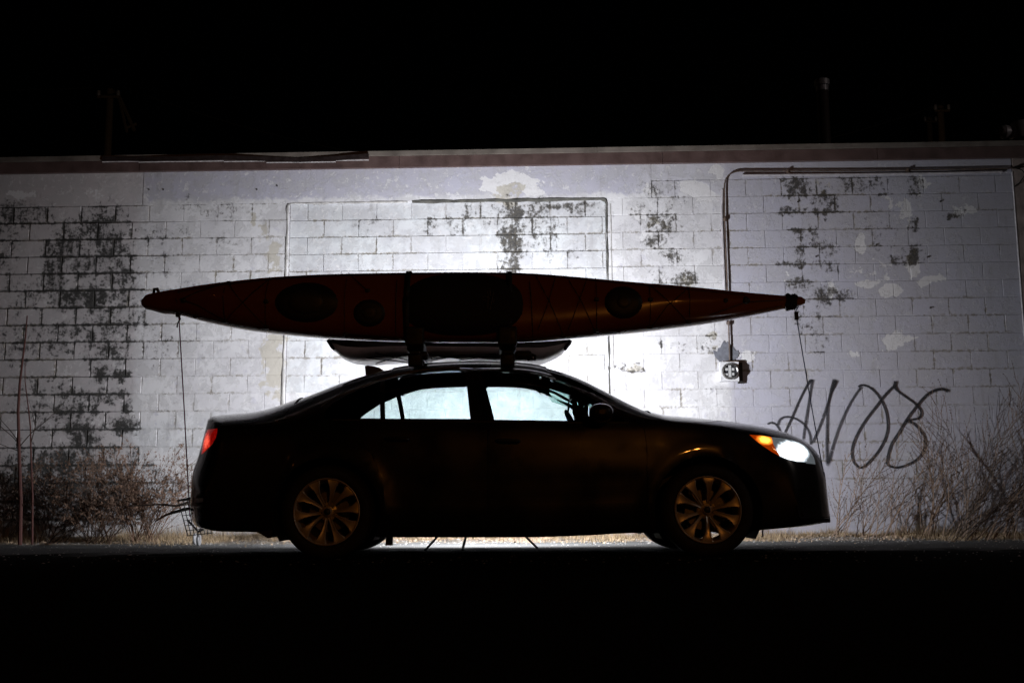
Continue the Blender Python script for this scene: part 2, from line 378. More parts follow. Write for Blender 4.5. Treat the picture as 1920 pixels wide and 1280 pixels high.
def hidden(e0, e1, z0, z1):
    s = (e0+e1)/2; z = (z0+z1)/2
    if z < 1.50 and -3.6 < s < 3.3: return True
    if 1.5 <= z < 1.95 and -1.6 < s < 1.4: return True
    if 2.25 < z < 2.95 and abs(s + .4) < 1.9 + (1.7 if 2.4 < z < 2.8 else 0): return True
    return z < .75 or s < -6.3
vis = sorted([b_ for b_ in blocks if not hidden(*b_[:4])], key=lambda q: -q[2])[:300]
vs = set(vis); rest = MB(); ruv = []
for q in blocks:
    e0, e1, z0, z1, k = q
    left = k == 'l' and (e0 < -4.3); gap = .010 if left else (.006 if k == 'a' else .0035)
    pr = {'l': .008 if left else .003, 'a': .005, 'r': .0025}[k]; w = e1 - e0 - gap; h = z1 - z0 - gap
    me = block_mesh(w, h, random.randrange(4), left, pr)
    y = (.046 if k == 'a' else -.004) + random.uniform(-.0015, .0015)
    loc = (e0 + gap/2, y, z0 + gap/2)
    M = M_infill if k == 'a' else M_block
    if q in vs:
        o = bpy.data.objects.new('concrete_block', me); C.objects.link(o); o.parent = bld; o.location = loc
        o.rotation_euler = (random.uniform(-.004, .004), random.uniform(-.0015, .0015), random.uniform(-.003, .003))
        if not me.materials: me.materials.append(M)
        if me.materials[0] is not M: o.material_slots[0].link = 'OBJECT'; o.material_slots[0].material = M
    else:
        rest.add([(v.co.x+loc[0], v.co.y+loc[1], v.co.z+loc[2]) for v in me.vertices], [tuple(p.vertices) for p in me.polygons])
        ruv += [tuple(me.uv_layers[0].data[l].uv) for l in range(len(me.loops))]
rm = mesh(rest.v, rest.f); ul = rm.uv_layers.new(name='UVMap')
for i, uvv in enumerate(ruv): ul.data[i].uv = uvv
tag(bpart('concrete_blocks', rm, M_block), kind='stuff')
# rendered lintel band, returns of the opening
mb = MB()
slab(mb, S0, -4.32, ZA + .004, 4.26, -.010, .01); slab(mb, -4.315, 1.615, ZA + .004, 4.26, -.014, .01); slab(mb, 1.615, S1, ROW0 + RH*20 + .004, 4.26, -.010, .01)
bpart('lintel_band', mesh(mb.v, mb.f), M_plaster)
M_edge = mat('weathered_mortar_edge', (.07, .068, .06), .9, noise=.6, nscale=9, bump=.6, bscale=40)
M_edge2 = mat('grey_mortar_edge', (.36, .35, .34), .9, noise=.4, nscale=12, bump=.6, bscale=40)
def arc_pts(pts, rad=.07, n=5):
    out = [Vector(pts[0])]
    for i in range(1, len(pts)-1):
        p = Vector(pts[i]); a = (Vector(pts[i-1])-p).normalized()*rad; b_ = (Vector(pts[i+1])-p).normalized()*rad
        for k in range(n+1):
            t = k/n; out.append((p+a)*(1-t)**2 + p*2*t*(1-t) + (p+b_)*t*t)
    out.append(Vector(pts[-1])); return out
def wob(pts, amp, step=.12):
    o = [pts[0]]
    for a, b_ in zip(pts, pts[1:]):
        n = max(1, int((b_-a).length/step))
        for k in range(1, n+1):
            o.append(a.lerp(b_, k/n) + Vector((random.uniform(-amp, amp), 0, random.uniform(-amp, amp))))
    return o
mb = MB(); p = wob(arc_pts([(A0 - .005, -.006, AB), (A0 - .005, -.006, ZA + .0), (-1.2, -.006, ZA)]), .004); mb.tube(p, [.013 + random.uniform(-.004, .006) for _ in p], 6)
bpart('mortar_edge', mesh(mb.v, mb.f), M_edge2)
mb = MB(); p = wob(arc_pts([(-1.15, -.004, ZA), (A1 + .0, -.004, ZA + .0), (A1 + .0, -.004, AB)]), .004)
mb.tube(p, [max(.007, (.021 if q.z > 3.8 else .010) + random.uniform(-.004, .005)) for q in p], 6)
bpart('mortar_edge', mesh(mb.v, mb.f), M_edge)
mb = MB(); p = wob([Vector((A1 + .045, -.002, 3.80)), Vector((A1 + .045, -.002, AB))], .003); mb.tube(p, .010, 6)
bpart('mortar_edge', mesh(mb.v, mb.f), M_edge2)
# roof edge
M_fascia = mat('maroon_fascia', (.085, .052, .047), .6, noise=.25, nscale=6, bump=.2)
M_cap = mat('metal_roof_cap', (.15, .128, .11), .55, noise=.3, nscale=5, bump=.15)
xs_f = [S0, -4.36, -1.3, 1.75, 4.2, 7.9]
for i in range(5):
    mb = MB(); slab(mb, xs_f[i]+.002, xs_f[i+1]-.002, 4.262, 4.395, -.055 - .003*(i % 2), .02); bpart('fascia_board', mesh(mb.v, mb.f), M_fascia)
xs_c = [S0, -5.0, -2.0, 1.0, 3.9, 7.9]
for i in range(5):
    mb = MB(); slab(mb, xs_c[i]+.001, xs_c[i+1]-.001, 4.398, 4.455, -.072 - .003*(i % 2), .16); bpart('roof_cap', mesh(mb.v, mb.f), M_cap)
mb = MB(); slab(mb, S0, 7.9, 4.2, 4.43, .17, 14); bpart('roof', mesh(mb.v, mb.f), mat('tar_roof', (.03, .03, .03), .95, noise=.3, bump=.3))
# side and rear walls of the building so that it is a volume
mb = MB(); slab(mb, S0, S0+.2, 0, 4.198, .302, 13.5); slab(mb, 7.7, 7.9, 0, 4.198, .302, 13.5); slab(mb, S0, 7.9, 0, 4.198, 13.502, 13.7); bpart('rear_wall', mesh(mb.v, mb.f), M_plaster)
# loose gutter strip hanging off the cap
pts = []
for (x, y) in ((192, 297), (260, 298), (330, 298), (420, 296), (500, 298), (560, 300), (630, 297), (692, 293)):
    w = wall(x, y, .09); pts.append((w.x/cw, -.095 - .012*math.sin(x*.02), w.z))
mb = MB()
for a, b_ in zip(pts, pts[1:]):
    h = .028; mb.add([(a[0], a[1], a[2]+h), (b_[0], b_[1], b_[2]+h), (b_[0], b_[1]-.004, b_[2]-h), (a[0], a[1]-.004, a[2]-h), (a[0], a[1]+.02, a[2]+h), (b_[0], b_[1]+.02, b_[2]+h), (b_[0], b_[1]+.02, b_[2]-h), (a[0], a[1]+.02, a[2]-h)], [(0,3,2,1),(4,5,6,7),(0,1,5,4),(3,7,6,2)])
bpart('loose_gutter_strip', mesh(mb.v, mb.f), mat('black_gutter', (.02, .013, .012), .5, noise=.3))
mb = MB()
for a, b_ in zip(pts, pts[1:]):
    mb.box(((a[0]+b_[0])/2, -.082, (a[2]+b_[2])/2 - .034), (b_[0]-a[0]-.002, .01, .008))
bpart('drip_edge', mesh(mb.v, mb.f), mat('pale_metal_edge', (.55, .52, .52), .4, noise=.3))
# brown end section beyond the corner bead
mb = MB(); slab(mb, S1+.012, 7.9, 0, 4.26, -.022, .3); bpart('plaster_end_wall', mesh(mb.v, mb.f), mat('brown_stained_plaster', (.27, .22, .20), .9, noise=.5, nscale=4, bump=.5))
mb = MB(); mb.tube([(S1, -.02, 0), (S1, -.02, 4.1)], .008, 6); bpart('corner_bead', mesh(mb.v, mb.f), mat('pale_bead', (.6, .58, .6), .6, noise=.2))
# paint patch round the conduit
mb = MB(); c0 = wall(1364, 668); cs = c0.x/cw; rr = random.Random(3); ring = []
for k in range(26):
    th = 2*math.pi*k/26; a = math.cos(th); zz = math.sin(th)
    rx = .135*(1 - .55*max(0, zz)); ring.append((cs - .01 + a*rx*(1+rr.uniform(-.18, .18)), -.0135, c0.z + .02 + zz*.15*(1+rr.uniform(-.2, .2)) - (0 if zz > 0 else -.05)))
mb.add(ring, [tuple(range(26))]); bpart('grey_paint_patch', mesh(mb.v, mb.f), mat('grey_touch_up_paint', (.14, .145, .17), .8, noise=.25, bump=.3))
# bolt holes and little stubs in the wall
mb = MB()
for (x, y) in ((280,356),(307,356),(482,356),(1496,379),(1530,481),(1739,482),(1744,577),(1763,378),(1643,459),(520,349),(295,543),(271,543)):
    w = wall(x, y); mb.lathe([(0, -.016), (.009, -.016), (.011, -.002)], (w.x/cw, -.006, w.z), n=8)
bpart('wall_plugs', mesh(mb.v, mb.f), mat('rusty_plug', (.03, .025, .02), .8))
# graffiti
def spraymat():
    m = bpy.data.materials.new('black_spray_paint'); m.use_nodes = True; g = NG(m); b = g.nt.nodes['Principled BSDF']
    b.inputs['Base Color'].default_value = (.014, .014, .017, 1); b.inputs['Roughness'].default_value = .7
    uv = g.n('ShaderNodeUVMap'); s = g.n('ShaderNodeSeparateXYZ'); g.l(uv.outputs[0], s.inputs[0])
    d = g.math('ABSOLUTE', g.math('SUBTRACT', s.outputs[1], .5)); pos = g.n('ShaderNodeNewGeometry').outputs['Position']
    soft = g.mr(d, .48, .20); nz = g.mr(g.noise(pos, 130, 3, .6), .35, .65, .88, 1.1); chip = g.mr(g.noise(pos, 26, 4, .6), .66, .70, 1, 0)
    a = g.math('MULTIPLY', g.math('MULTIPLY', g.math('MULTIPLY', soft, nz), s.outputs[0]), chip, clamp=True)
    g.l(a, b.inputs['Alpha']); return m
def Z7(x, y): return (x/5.189 + 1430, y/5.19 + 690)
STROKES = [
 ([(40,545),(80,530),(120,545),(150,580),(170,625)], 20, 20, .85), ([(140,555),(165,500),(215,475),(280,480),(340,505),(400,550),(440,610),(460,680),(462,745)], 26, 22, .8),
 ([(205,640),(280,480),(350,320),(400,220),(450,130),(478,120)], 20, 28, .92), ([(468,112),(470,150),(462,220),(440,360),(410,540),(388,705)], 60, 20, .85),
 ([(475,735),(540,590),(610,400),(660,240),(702,112)], 20, 56, .85), ([(702,112),(660,230),(636,330),(625,420),(622,540),(618,720),(625,950)], 60, 34, .85),
 ([(635,930),(680,750),(740,570),(820,390),(890,270),(955,180)], 28, 24, .85),
 ([(925,185),(955,166),(1020,180),(1090,235),(1150,320),(1195,430),(1210,560),(1190,670),(1130,790),(1050,890),(960,965),(900,940),(865,870),(868,760),(920,630),(1000,500),(1100,370),(1190,255),(1285,160)], 22, 24, .97),
 ([(1288,125),(1280,180),(1310,225),(1400,290),(1480,350),(1530,410),(1532,460),(1500,490),(1440,502),(1385,512)], 36, 24, 1.0),
 ([(1385,512),(1460,540),(1530,610),(1570,690),(1560,790),(1510,870),(1430,925),(1330,960),(1260,962),(1205,930),(1212,850),(1245,740),(1320,620),(1400,490),(1490,370),(1580,270),(1660,220),(1740,205),(1800,228)], 26, 36, .97)]
V = []; F = []; UV = []
for si, (pts, w0, w1, al) in enumerate(STROKES):
    P = [Vector(Z7(*p)) for p in pts]; fine = []
    for i in range(len(P)-1):
        p0 = P[max(i-1, 0)]; p1 = P[i]; p2 = P[i+1]; p3 = P[min(i+2, len(P)-1)]
        for k in range(8):
            t = k/8; fine.append(.5*((2*p1) + (p2-p0)*t + (2*p0-5*p1+4*p2-p3)*t*t + (3*p1-p0-3*p2+p3)*t**3))
    fine.append(P[-1]); n = len(fine)
    q = [wall(a.x, a.y) for a in fine]; q = [Vector((a.x/cw, 0, a.z)) for a in q]
    base = len(V)
    for i, p in enumerate(q):
        t = (q[min(i+1, n-1)] - q[max(i-1, 0)]).normalized(); nn = Vector((-t.z, 0, t.x))
        f_ = i/(n-1); tap = 1.0
        wmid = 22 if max(w0, w1) < 40 else 24
        ww = (w0*(max(0, 1-f_*4)) + w1*max(0, f_*4-3) + wmid*(1 - max(0, 1-f_*4) - max(0, f_*4-3)))
        hw = ww/5.19*.006*.95/2*1.3
        y = -.0150 - .0004*si
        V += [tuple(p + nn*hw + Vector((0, y, 0))), tuple(p + nn*hw*.0 + Vector((0, y, 0))), tuple(p - nn*hw + Vector((0, y, 0)))]
        ae = al*min(1, .35 + min(i, n-1-i)*.35); UV += [(ae, 0), (ae, .5), (ae, 1)]
    for i in range(n-1):
        for k in range(2): a = base+i*3+k; F.append((a, a+3, a+4, a+1))
me = mesh(V, F); ul = me.uv_layers.new(name='UVMap')
for lp in me.loops: ul.data[lp.index].uv = UV[lp.vertex_index]
bpart('graffiti', me, spraymat())['label'] = 'black spray painted letters on the right part of the wall'

# electric meter and its conduit
M_pipe = mat('rusty_conduit', (.10, .07, .055), .5, noise=.5, nscale=20, bump=.2); M_pipew = mat('white_pipe_paint', (.42, .40, .42), .6, noise=.2)
def W3(px, py, pr): w = wall(px, py); v = Vector((w.x, WY0 - WK*w.x, w.z)) + Vector((-sw, -cw, 0))*pr; return v
o_ = empty('conduit_pipe', W3(1366, 655, 0), 'thin rusty conduit rising from the meter and running right under the roof edge', 'pipe')
pp = [W3(1367, 684, .035), W3(1365, 605, .035), W3(1357, 400, .035), W3(1357, 322, .035), W3(1440, 323.5, .035), W3(1600, 322, .035), W3(1760, 320, .035), W3(1910, 317, .035)]
mb = MB(); mb.tube(arc_pts(pp[2:5], .20, 8)[:-1] + pp[5:], .0085, 8); mb.tube([pp[0], pp[1], pp[2]], .0085, 8); mb.build('pipe', M_pipe, o_, True)
mb = MB()
off = Vector((-.028, .018, 0)); offr = Vector((0, .018, -.036))
mb.tube([pp[1] + off, pp[2] + off, pp[3] + off + Vector((0, 0, -.22))], .014, 6); mb.tube([pp[4] + offr + Vector((-.3, 0, 0)), pp[5]+offr, pp[6]+offr, pp[7]+offr + Vector((-.2, 0, 0))], .015, 6); mb.build('painted_pipe', M_pipew, o_, True)
for (x, y) in ((1358, 413), (1365.5, 607), (1476, 323), (1700, 321)):
    mb = MB(); mb.tube([W3(x, y-3, .035), W3(x, y+3, .035)], .019, 8); mb.box(W3(x, y, .02), (.05, .03, .016)); mb.build('pipe_clamp', M_pipe, o_, True)
mc = W3(1365, 698, 0)
o_ = empty('electric_meter', mc, 'round glass electric meter on a square white box with a dark plate beside it', 'meter')
mb = MB(); mb.box(mc + Vector((0, -.05, 0)), (.205, .09, .215)); mb.build('meter_box', mat('white_meter_box', (.62, .62, .64), .5, noise=.15, bump=.2), o_)
mb = MB(); mb.lathe([(.074, -.10), (.092, -.10), (.094, -.118), (.086, -.128), (.076, -.122), (.074, -.10)], mc, n=40); mb.build('meter_ring', mat('meter_ring', (.35, .34, .33), .35, .8), o_, True)
mb = MB(); mb.lathe([(0, -.102), (.074, -.102)], mc, n=32); mb.build('meter_dial', mat('meter_dial_dark', (.015, .015, .02), .5), o_)
mb = MB(); mb.box(mc + Vector((0, -.108, 0)), (.030, .008, .135)); mb.box(mc + Vector((-.036, -.107, .022)), (.026, .006, .03)); mb.box(mc + Vector((.036, -.107, .022)), (.026, .006, .03)); mb.box(mc + Vector((.036, -.107, -.03)), (.022, .006, .03)); mb.box(mc + Vector((-.034, -.107, -.034)), (.024, .006, .022)); mb.build('meter_face', mat('meter_face', (.6, .6, .6), .5), o_)
mb = MB(); mb.lathe([(.076, -.118), (.07, -.150), (.04, -.168), (0, -.172)], mc, n=32); mb.build('meter_glass', glassmat('meter_glass', (.9, .9, .9)), o_, True)
mb = MB(); mb.box(mc + Vector((.128, -.03, -.012)), (.05, .05, .235)); mb.build('side_plate', mat('rusty_dark_plate', (.02, .017, .015), .7, noise=.4), o_)
mb = MB(); mb.box(mc + Vector((.02, -.06, .113)), (.17, .05, .012)); mb.build('box_lid', M_pipe, o_)
# cable loops at the far right corner
o_ = empty('cable_loop', W3(1905, 320, 0), 'dark cable looped at the right end of the wall under the roof edge', 'cable')
mb = MB(); mb.tube(wob([W3(1895, 317, .05), W3(1912, 321, .05), W3(1919, 330, .05), W3(1908, 345, .04), W3(1900, 352, .03)], .003, .05), .006, 6); mb.tube([W3(1899, 315, .05), W3(1915, 311, .05), W3(1940, 312, .05)], .007, 6); mb.build('cable', mat('black_cable', (.01, .01, .01), .5), o_, True)

# things on and beyond the roof
M_galv = mat('galvanised_vent', (.60, .58, .62), .45, .3, noise=.25, nscale=30); M_rust = mat('rusty_stack', (.06, .035, .03), .7, noise=.4)
v0 = at(1547, 275, 13.8); r_ = 13.8/FPX
o_ = empty('vent_pipe', (v0.x, 13.8, 4.43), 'tall roof flue pipe with pale metal cap near the right end of the roof', 'chimney')
zt = at(1547, 150, 13.8).z
mb = MB(); mb.lathe([(11.5*r_, 4.43 - 0), (11.5*r_, zt - .16)], (v0.x, 13.8, 0), 'z', 20); mb.build('pipe', M_rust, o_, True)
mb = MB(); mb.lathe([(11.8*r_, zt-.16), (12*r_, zt-.09), (14.5*r_, zt-.085), (14.5*r_, zt-.01), (13*r_, zt), (0, zt+.005)], (v0.x, 13.8, 0), 'z', 20); mb.build('cap', M_galv, o_, True)
v1 = at(1905, 262, 13.2); zh = at(1905, 226, 13.2).z
o_ = empty('roof_hood_vent', (v1.x+.05, 13.2, 4.43), 'grey roof vent hood at the far right end of the roof', 'vent')
mb = MB(); mb.lathe([(.09, 4.43), (.09, zh-.26), (.17, zh-.25), (.19, zh-.12), (.15, zh-.03), (0, zh)], (v1.x+.11, 13.2, 0), 'z', 18); mb.build('hood', M_galv, o_, True)
mb = MB(); mb.lathe([(0, .02), (.06, 0), (.09, -.12), (.07, -.16)], (v1.x-.02, 13.2, zh-.15), 'x', 12); mb.build('spout', M_galv, o_, True)
M_wood = mat('pole_wood', (.20, .14, .09), .9, noise=.3); M_wire = mat('wire', (.04, .035, .03), .6)
def upole(px, top, Y, label, arms):
    b0 = at(px, 280, Y); t = at(px, top, Y)
    o = empty('utility_pole', (b0.x, Y, 0), label, 'utility pole', 'utility poles behind the building')
    mb = MB(); mb.tube([(b0.x, Y, 0), (t.x, Y, t.z)], [.17, .11], 10); mb.build('pole', M_wood, o, True)
    for (dz, L, tilt) in arms:
        mb = MB(); mb.tube([(t.x - L/2, Y-.15, t.z - dz), (t.x + L/2, Y-.15, t.z - dz + tilt)], .05, 6); mb.build('crossarm', M_wood, o)
        for q in (-.45, .45):
            mb = MB(); mb.lathe([(0, .22), (.05, .2), (.06, .06), (.03, 0)], (t.x + L*q, Y-.15, t.z-dz + (q+.5)*tilt), 'z', 8); mb.build('insulator', M_galv, o, True)
    return t
ta = upole(207, 168, 34, 'wooden utility pole behind the left part of the roof', [(.3, .7, 0)])
tb = upole(1763, 200, 36, 'taller wooden utility pole behind the right part of the roof', [(.2, .5, 0)])
tc = upole(1742, 222, 44, 'shorter wooden utility pole just left of the taller one on the right', [(.2, .5, 0)])
# brackets hanging from the left pole
o_ = empty('street_light_arm', ta, 'slanting bracket arms hanging beside the left utility pole', 'bracket')
mb = MB(); e = at(252, 245, 34); e2 = at(238, 248, 34); m_ = at(222, 178, 34)
mb.tube([ta, m_, e], .06, 6); mb.tube([m_, e2], .05, 6); mb.tube([at(236, 240, 34), at(256, 232, 34)], .05, 6); mb.build('arm', M_wood, o_)
for i, (a, b_, sag) in enumerate(((ta + Vector((.5, -.15, 0)), Vector((tb.x+.1, 36, tb.z + .1)), 2.6), (ta + Vector((-.5, -.15, 0)), Vector((-40, 30, ta.z + .5)), .8))):
    mb = MB(); mb.tube([a.lerp(b_, t/24) - Vector((0, 0, sag*4*(t/24)*(1-t/24))) for t in range(25)], .015, 4)
    mb.build('overhead_wire', M_wire, label=['overhead wire sagging between the left and right utility poles', 'overhead wire running out left from the left utility pole'][i], cat='wire')

# ------------------------------------------------------------------ car
YC = 8.87
gA, gB = ray(611, 1048), ray(1329, 1044)
gA = gA * (-CAMH/gA.z); gB = gB * (-CAMH/gB.z); XC = (gA.x + gB.x)/2
CAR = empty('sedan_car', (XC, YC, 0), 'dark sedan parked side on with lit headlight and a kayak on its roof', 'car')
TOP = [(356.5,925),(357,905),(359,890),(362,878),(367,864),(372,850),(377,832),(382,812),(386,797),(389,787),(394,782.5),(410,780),(440,777),(470,774),(505,767),(530,759),(560,748),(600,732),(640,716),(680,703),(720,693),(760,686),(800,681.5),(850,678.5),(900,677.5),(950,679),(990,682),(1030,690),(1065,700),(1100,715),(1140,736),(1180,758),(1210,773),(1235,781),(1280,786.5),(1340,792.5),(1400,799.5),(1440,806),(1475,815),(1500,825),(1518,836),(1532,851),(1541,867),(1546,885),(1549,905),(1551,925),(1553,945),(1556,966)]
BOT = [(356.5,950),(358,968),(361,980),(370,988),(400,994),(450,997),(500,1001),(560,1004),(700,1006),(1000,1006),(1090,1003),(1200,998),(1400,998),(1440,995),(1500,987),(1535,982),(1552,977),(1556,971)]
YE = YC - .42
def cx(px, py, Y=YE): p = at(px, py, Y); return (p.x - XC, p.z)
def sst(a, b_, x): t = min(1, max(0, (x-a)/(b_-a))); return t*t*(3-2*t)
def yx(px): return YC - .30 + .09*sst(1400, 1540, px)
def yz(px): return YC - .17 + .17*sst(1180, 1330, px)
tp = [(cx(x, y, yx(x))[0], cx(x, y, yz(x))[1]) for x, y in TOP]; bp_ = [(cx(x, y, yx(x))[0], cx(x, y, YC-.42)[1]) if (x < 420 or x > 1480) else cx(x, y, YC-.75) for x, y in BOT]
bp_[0] = (tp[0][0], bp_[0][1]); bp_[-1] = (tp[-1][0], bp_[-1][1])
bx = sorted(bp_); ftop = pchip([q[0] for q in tp], [q[1] for q in tp]); fbot = pchip([q[0] for q in bx], [q[1] for q in bx])
X0, X1 = tp[0][0], tp[-1][0]; WR = [-1.375, 1.375]; HW = .915
def sst(a, b_, x): t = min(1, max(0, (x-a)/(b_-a))); return t*t*(3-2*t)
gprof = pchip([0, .04, .12, .35, .6, .82, .94, 1.0], [.90, .955, .975, .995, 1.0, .99, .972, .95])
def zbelt(x): 
    t = float(ftop(x)); b_ = float(fbot(x)); k = .10
    z = min(.985 - .02*sst(0, -2, x), t - k)
    return max(z, b_ + (t-b_)*.55)
def warp(x, y):
    a = abs(y)/HW
    e = sst(1.25, X1, x)*.46 - sst(-1.35, X0, x)*.33 if x > 0 else -sst(1.35, -X0, -x)*.30
    if x > 0: e = sst(1.25, X1, x)*.46
    return x - e*a**2.6
def wide(x): return HW*(1 - .05*sst(1.5, X1, x) - .05*sst(1.5, -X0, -x))
def sidey(x, z):
    zb, zt, zm = float(fbot(x)), float(ftop(x)), zbelt(x); w = wide(x)
    if z <= zm:
        y = w*float(gprof((z-zb)/(zm-zb)))
    else:
        h = min(1, (z-zm)/(zt-zm)); y = w*.95*(max(0, 1-h**1.6))**(1/3.5)*(1 - .07*h*sst(-.3, -1.5, x) - .12*h)
    for wx in WR:                                 # wheel arch flares and a crease
        r = math.hypot(x-wx, z-.337); y += .020*math.exp(-((r-.43)/.05)**2)*(1 if z < zm else 0)*sst(.2, .5, y)
    y += (.007*math.exp(-((z-.80)/.02)**2) + .007*math.exp(-((z-.66)/.03)**2)*sst(-1.2, .3, x)*sst(1.3, .7, x) + .012*math.exp(-((z-.33)/.028)**2)*sst(1.15, .9, abs(x)))*sst(.5, .8, y)
    return y
def sidew(xw, z):                                 # warped x -> y on the outer surface
    xe = X1 if xw > 0 else X0
    if float(ftop(xe)) < z:                       # first station whose roofline is above z
        a, b_ = xe, 0.
        for _ in range(30):
            m = (a+b_)/2
            if float(ftop(m)) < z: a = m
            else: b_ = m
        xe = b_
    sg = 1 if xw > 0 else -1
    ye = sidey(xe, z); we = warp(xe, ye)
    if sg*xw > sg*we:
        a, b_ = 0., 1.                            # on the rounded end face
        for _ in range(30):
            m = (a+b_)/2
            if sg*warp(xe, ye*m) > sg*xw: a = m
            else: b_ = m
        return ye*a, xe
    a, b_ = 0., xe
    for _ in range(30):
        m = (a+b_)/2
        if sg*warp(m, sidey(m, z)) < sg*xw: a = m
        else: b_ = m
    return sidey(b_, z), b_
NS = 132; xs = []
for i in range(NS):
    t = i/(NS-1); t = .5*(1-math.cos(math.pi*t))*.45 + t*.55; xs.append(X0 + (X1-X0)*t)
xs = sorted(set(xs + [X0+.004, X0+.012, X0+.022, X1-.004, X1-.012, X1-.022]))
TL = [0, .03, .07, .13, .2, .28, .36, .44, .52, .6, .68, .76, .84, .9, .95, 1.0]
TU = [.06, .14, .24, .34, .44, .54, .63, .71, .78, .84, .89, .93, .96, .98, .992]
V = []; F = []
for x in xs:
    zb, zt, zm = float(fbot(x)), float(ftop(x)), zbelt(x); half = [(0., zb), (wide(x)*.5, zb), (wide(x)*.84, zb)]
    for t in TL: z = zb + (zm-zb)*t; half.append((sidey(x, z), z))
    for t in TU: z = zm + (zt-zm)*t; half.append((sidey(x, z), z))
    yl = half[-1][0]
    for k in (.72, .4): 
        y = yl*k; q = y/(wide(x)*.95); half.append((y, zm + (zt-zm)*(max(0, 1-q**3.5))**(1/1.6)))
    half.append((0, zt)); NH = len(half)
    sec = [(-y, z) for y, z in half] + [(y, z) for y, z in reversed(half[1:-1])]
    for y, z in sec: V.append((warp(x, y), y, z))
N = 2*NH - 2
for i in range(len(xs)-1):
    for k in range(N): k2 = (k+1) % N; F.append((i*N+k, (i+1)*N+k, (i+1)*N+k2, i*N+k2))
for end, xe in ((0, xs[0]), (len(xs)-1, xs[-1])):      # end caps as rows across the car
    base = end*N; rows = []
    for j in range(NH):
        a = base + j; b_ = base + (N - j) % N
        if j == 0 or j == NH-1: rows.append([a]); continue
        ya, z = V[a][1], V[a][2]; row = [a]
        for k in range(1, 8):
            y = ya*(1 - k/4); V.append((warp(xe, y), y, z)); row.append(len(V)-1)
        row.append(b_); rows.append(row)
    for r1, r2 in zip(rows, rows[1:]):
        if len(r1) == 1: r1 = r1*9
        if len(r2) == 1: r2 = r2*9
        for k in range(8):
            q = [r1[k], r1[k+1], r2[k+1], r2[k]]; q2 = []
            for w in q:
                if w not in q2: q2.append(w)
            if len(q2) >= 3: F.append(tuple(q2 if end else q2[::-1]))
outer = mesh(V, F)
bm = bmesh.new(); bm.from_mesh(outer); bmesh.ops.remove_doubles(bm, verts=bm.verts, dist=1e-6); bmesh.ops.recalc_face_normals(bm, faces=bm.faces); bm.to_mesh(outer)
OPEN_EDGES = sum(1 for e in bm.edges if not e.is_manifold); print('car open edges', OPEN_EDGES); bm.free()
M_paint = mat('black_car_paint', (.010, .010, .013), .32, coat=1.0, noise=.05, nscale=3)
M_plastic = mat('black_plastic', (.012, .012, .013), .55, bump=.1, bscale=200)
M_rubber = mat('tyre_rubber', (.014, .014, .014), .8, noise=.2)
M_glass = glassmat('car_glass', (.80, .85, .845)); M_shield = glassmat('windshield_glass', (.58, .72, .69), .02, 1.10); M_rearg = glassmat('rear_glass', (.25, .30, .30), .02, 1.4)
M_trim = mat('window_trim', (.30, .28, .26), .42, .9)
M_int = mat('dark_interior', (.030, .032, .037), .95, spec=.1, noise=.3, nscale=15)
M_reveal = mat('door_rubber_seal', (.012, .012, .013), .9, spec=.1)
outer.materials.append(M_paint); outer.materials.append(M_int)
tmp_objs = []
def tobj(me): o = bpy.data.objects.new('t', me); C.objects.link(o); tmp_objs.append(o); return o
def evalm(o):
    bpy.context.view_layer.update(); d = bpy.context.evaluated_depsgraph_get(); return bpy.data.meshes.new_from_object(o.evaluated_get(d))
def shell(off, th):
    me = outer.copy()
    if off:
        nn = [v.normal.copy() for v in me.vertices]
        for v, n in zip(me.vertices, nn): v.co += n*off
    o = tobj(me); m = o.modifiers.new('s', 'SOLIDIFY'); m.thickness = th; m.offset = -1; m.use_even_offset = False; m.material_offset = 1; m.material_offset_rim = 1
    return evalm(o)
def boolean(me, cutter, op):
    cutter.materials.clear(); cutter.materials.append(M_reveal)
    o = tobj(me); c = tobj(cutter); m = o.modifiers.new('b', 'BOOLEAN'); m.material_mode = 'TRANSFER'; m.operation = op; m.object = c; m.solver = 'EXACT'
    r = evalm(o); return r
def prism_y(poly, y0, y1):
    n = len(poly); v = [(x, y0, z) for x, z in poly] + [(x, y1, z) for x, z in poly]
    me = mesh(v, [tuple(range(n))] + [tuple(range(2*n-1, n-1, -1))] + [(k, n+k, n+(k+1) % n, (k+1) % n) for k in range(n)])
    b = bmesh.new(); b.from_mesh(me); bmesh.ops.recalc_face_normals(b, faces=b.faces); b.to_mesh(me); b.free(); return me
def prism_z(poly, z0, z1):
    n = len(poly); v = [(x, y, z0) for x, y in poly] + [(x, y, z1) for x, y in poly]
    me = mesh(v, [tuple(range(n))] + [tuple(range(2*n-1, n-1, -1))] + [(k, n+k, n+(k+1) % n, (k+1) % n) for k in range(n)])
    b = bmesh.new(); b.from_mesh(me); bmesh.ops.recalc_face_normals(b, faces=b.faces); b.to_mesh(me); b.free(); return me
def grow(poly, d):
    c = sum((Vector(p) for p in poly), Vector((0, 0)))/len(poly); o = []
    for p in poly: v = Vector(p) - c; o.append(tuple(c + v*(1 + d/v.length)))
    return o
def conv(pxs, Y=0):
    o = []
    for px, py in pxs:
        Y = YC - .8
        for _ in range(6):
            x, z = cx(px, py, Y); Y = YC - min(.915, max(.3, sidew(x, z)[0]))
        o.append((x, z))
    return o
DLO_R = conv([(606,784),(608,771),(622,757),(642,745),(672,730),(713,715),(713,784)], YC-.80)
DLO_M = conv([(721.5,784.5),(721.5,712.5),(760,702.5),(800,696),(840,693),(862,693),(870,696),(873,704),(877,740),(882,785)], YC-.80)
DLO_F = conv([(927,786.5),(915,740),(903,699),(909,695),(950,695),(985,697.5),(1015,703.5),(1045,714),(1080,730.5),(1115,750),(1148,771),(1170,786),(1171,789.5),(1100,789)], YC-.80)
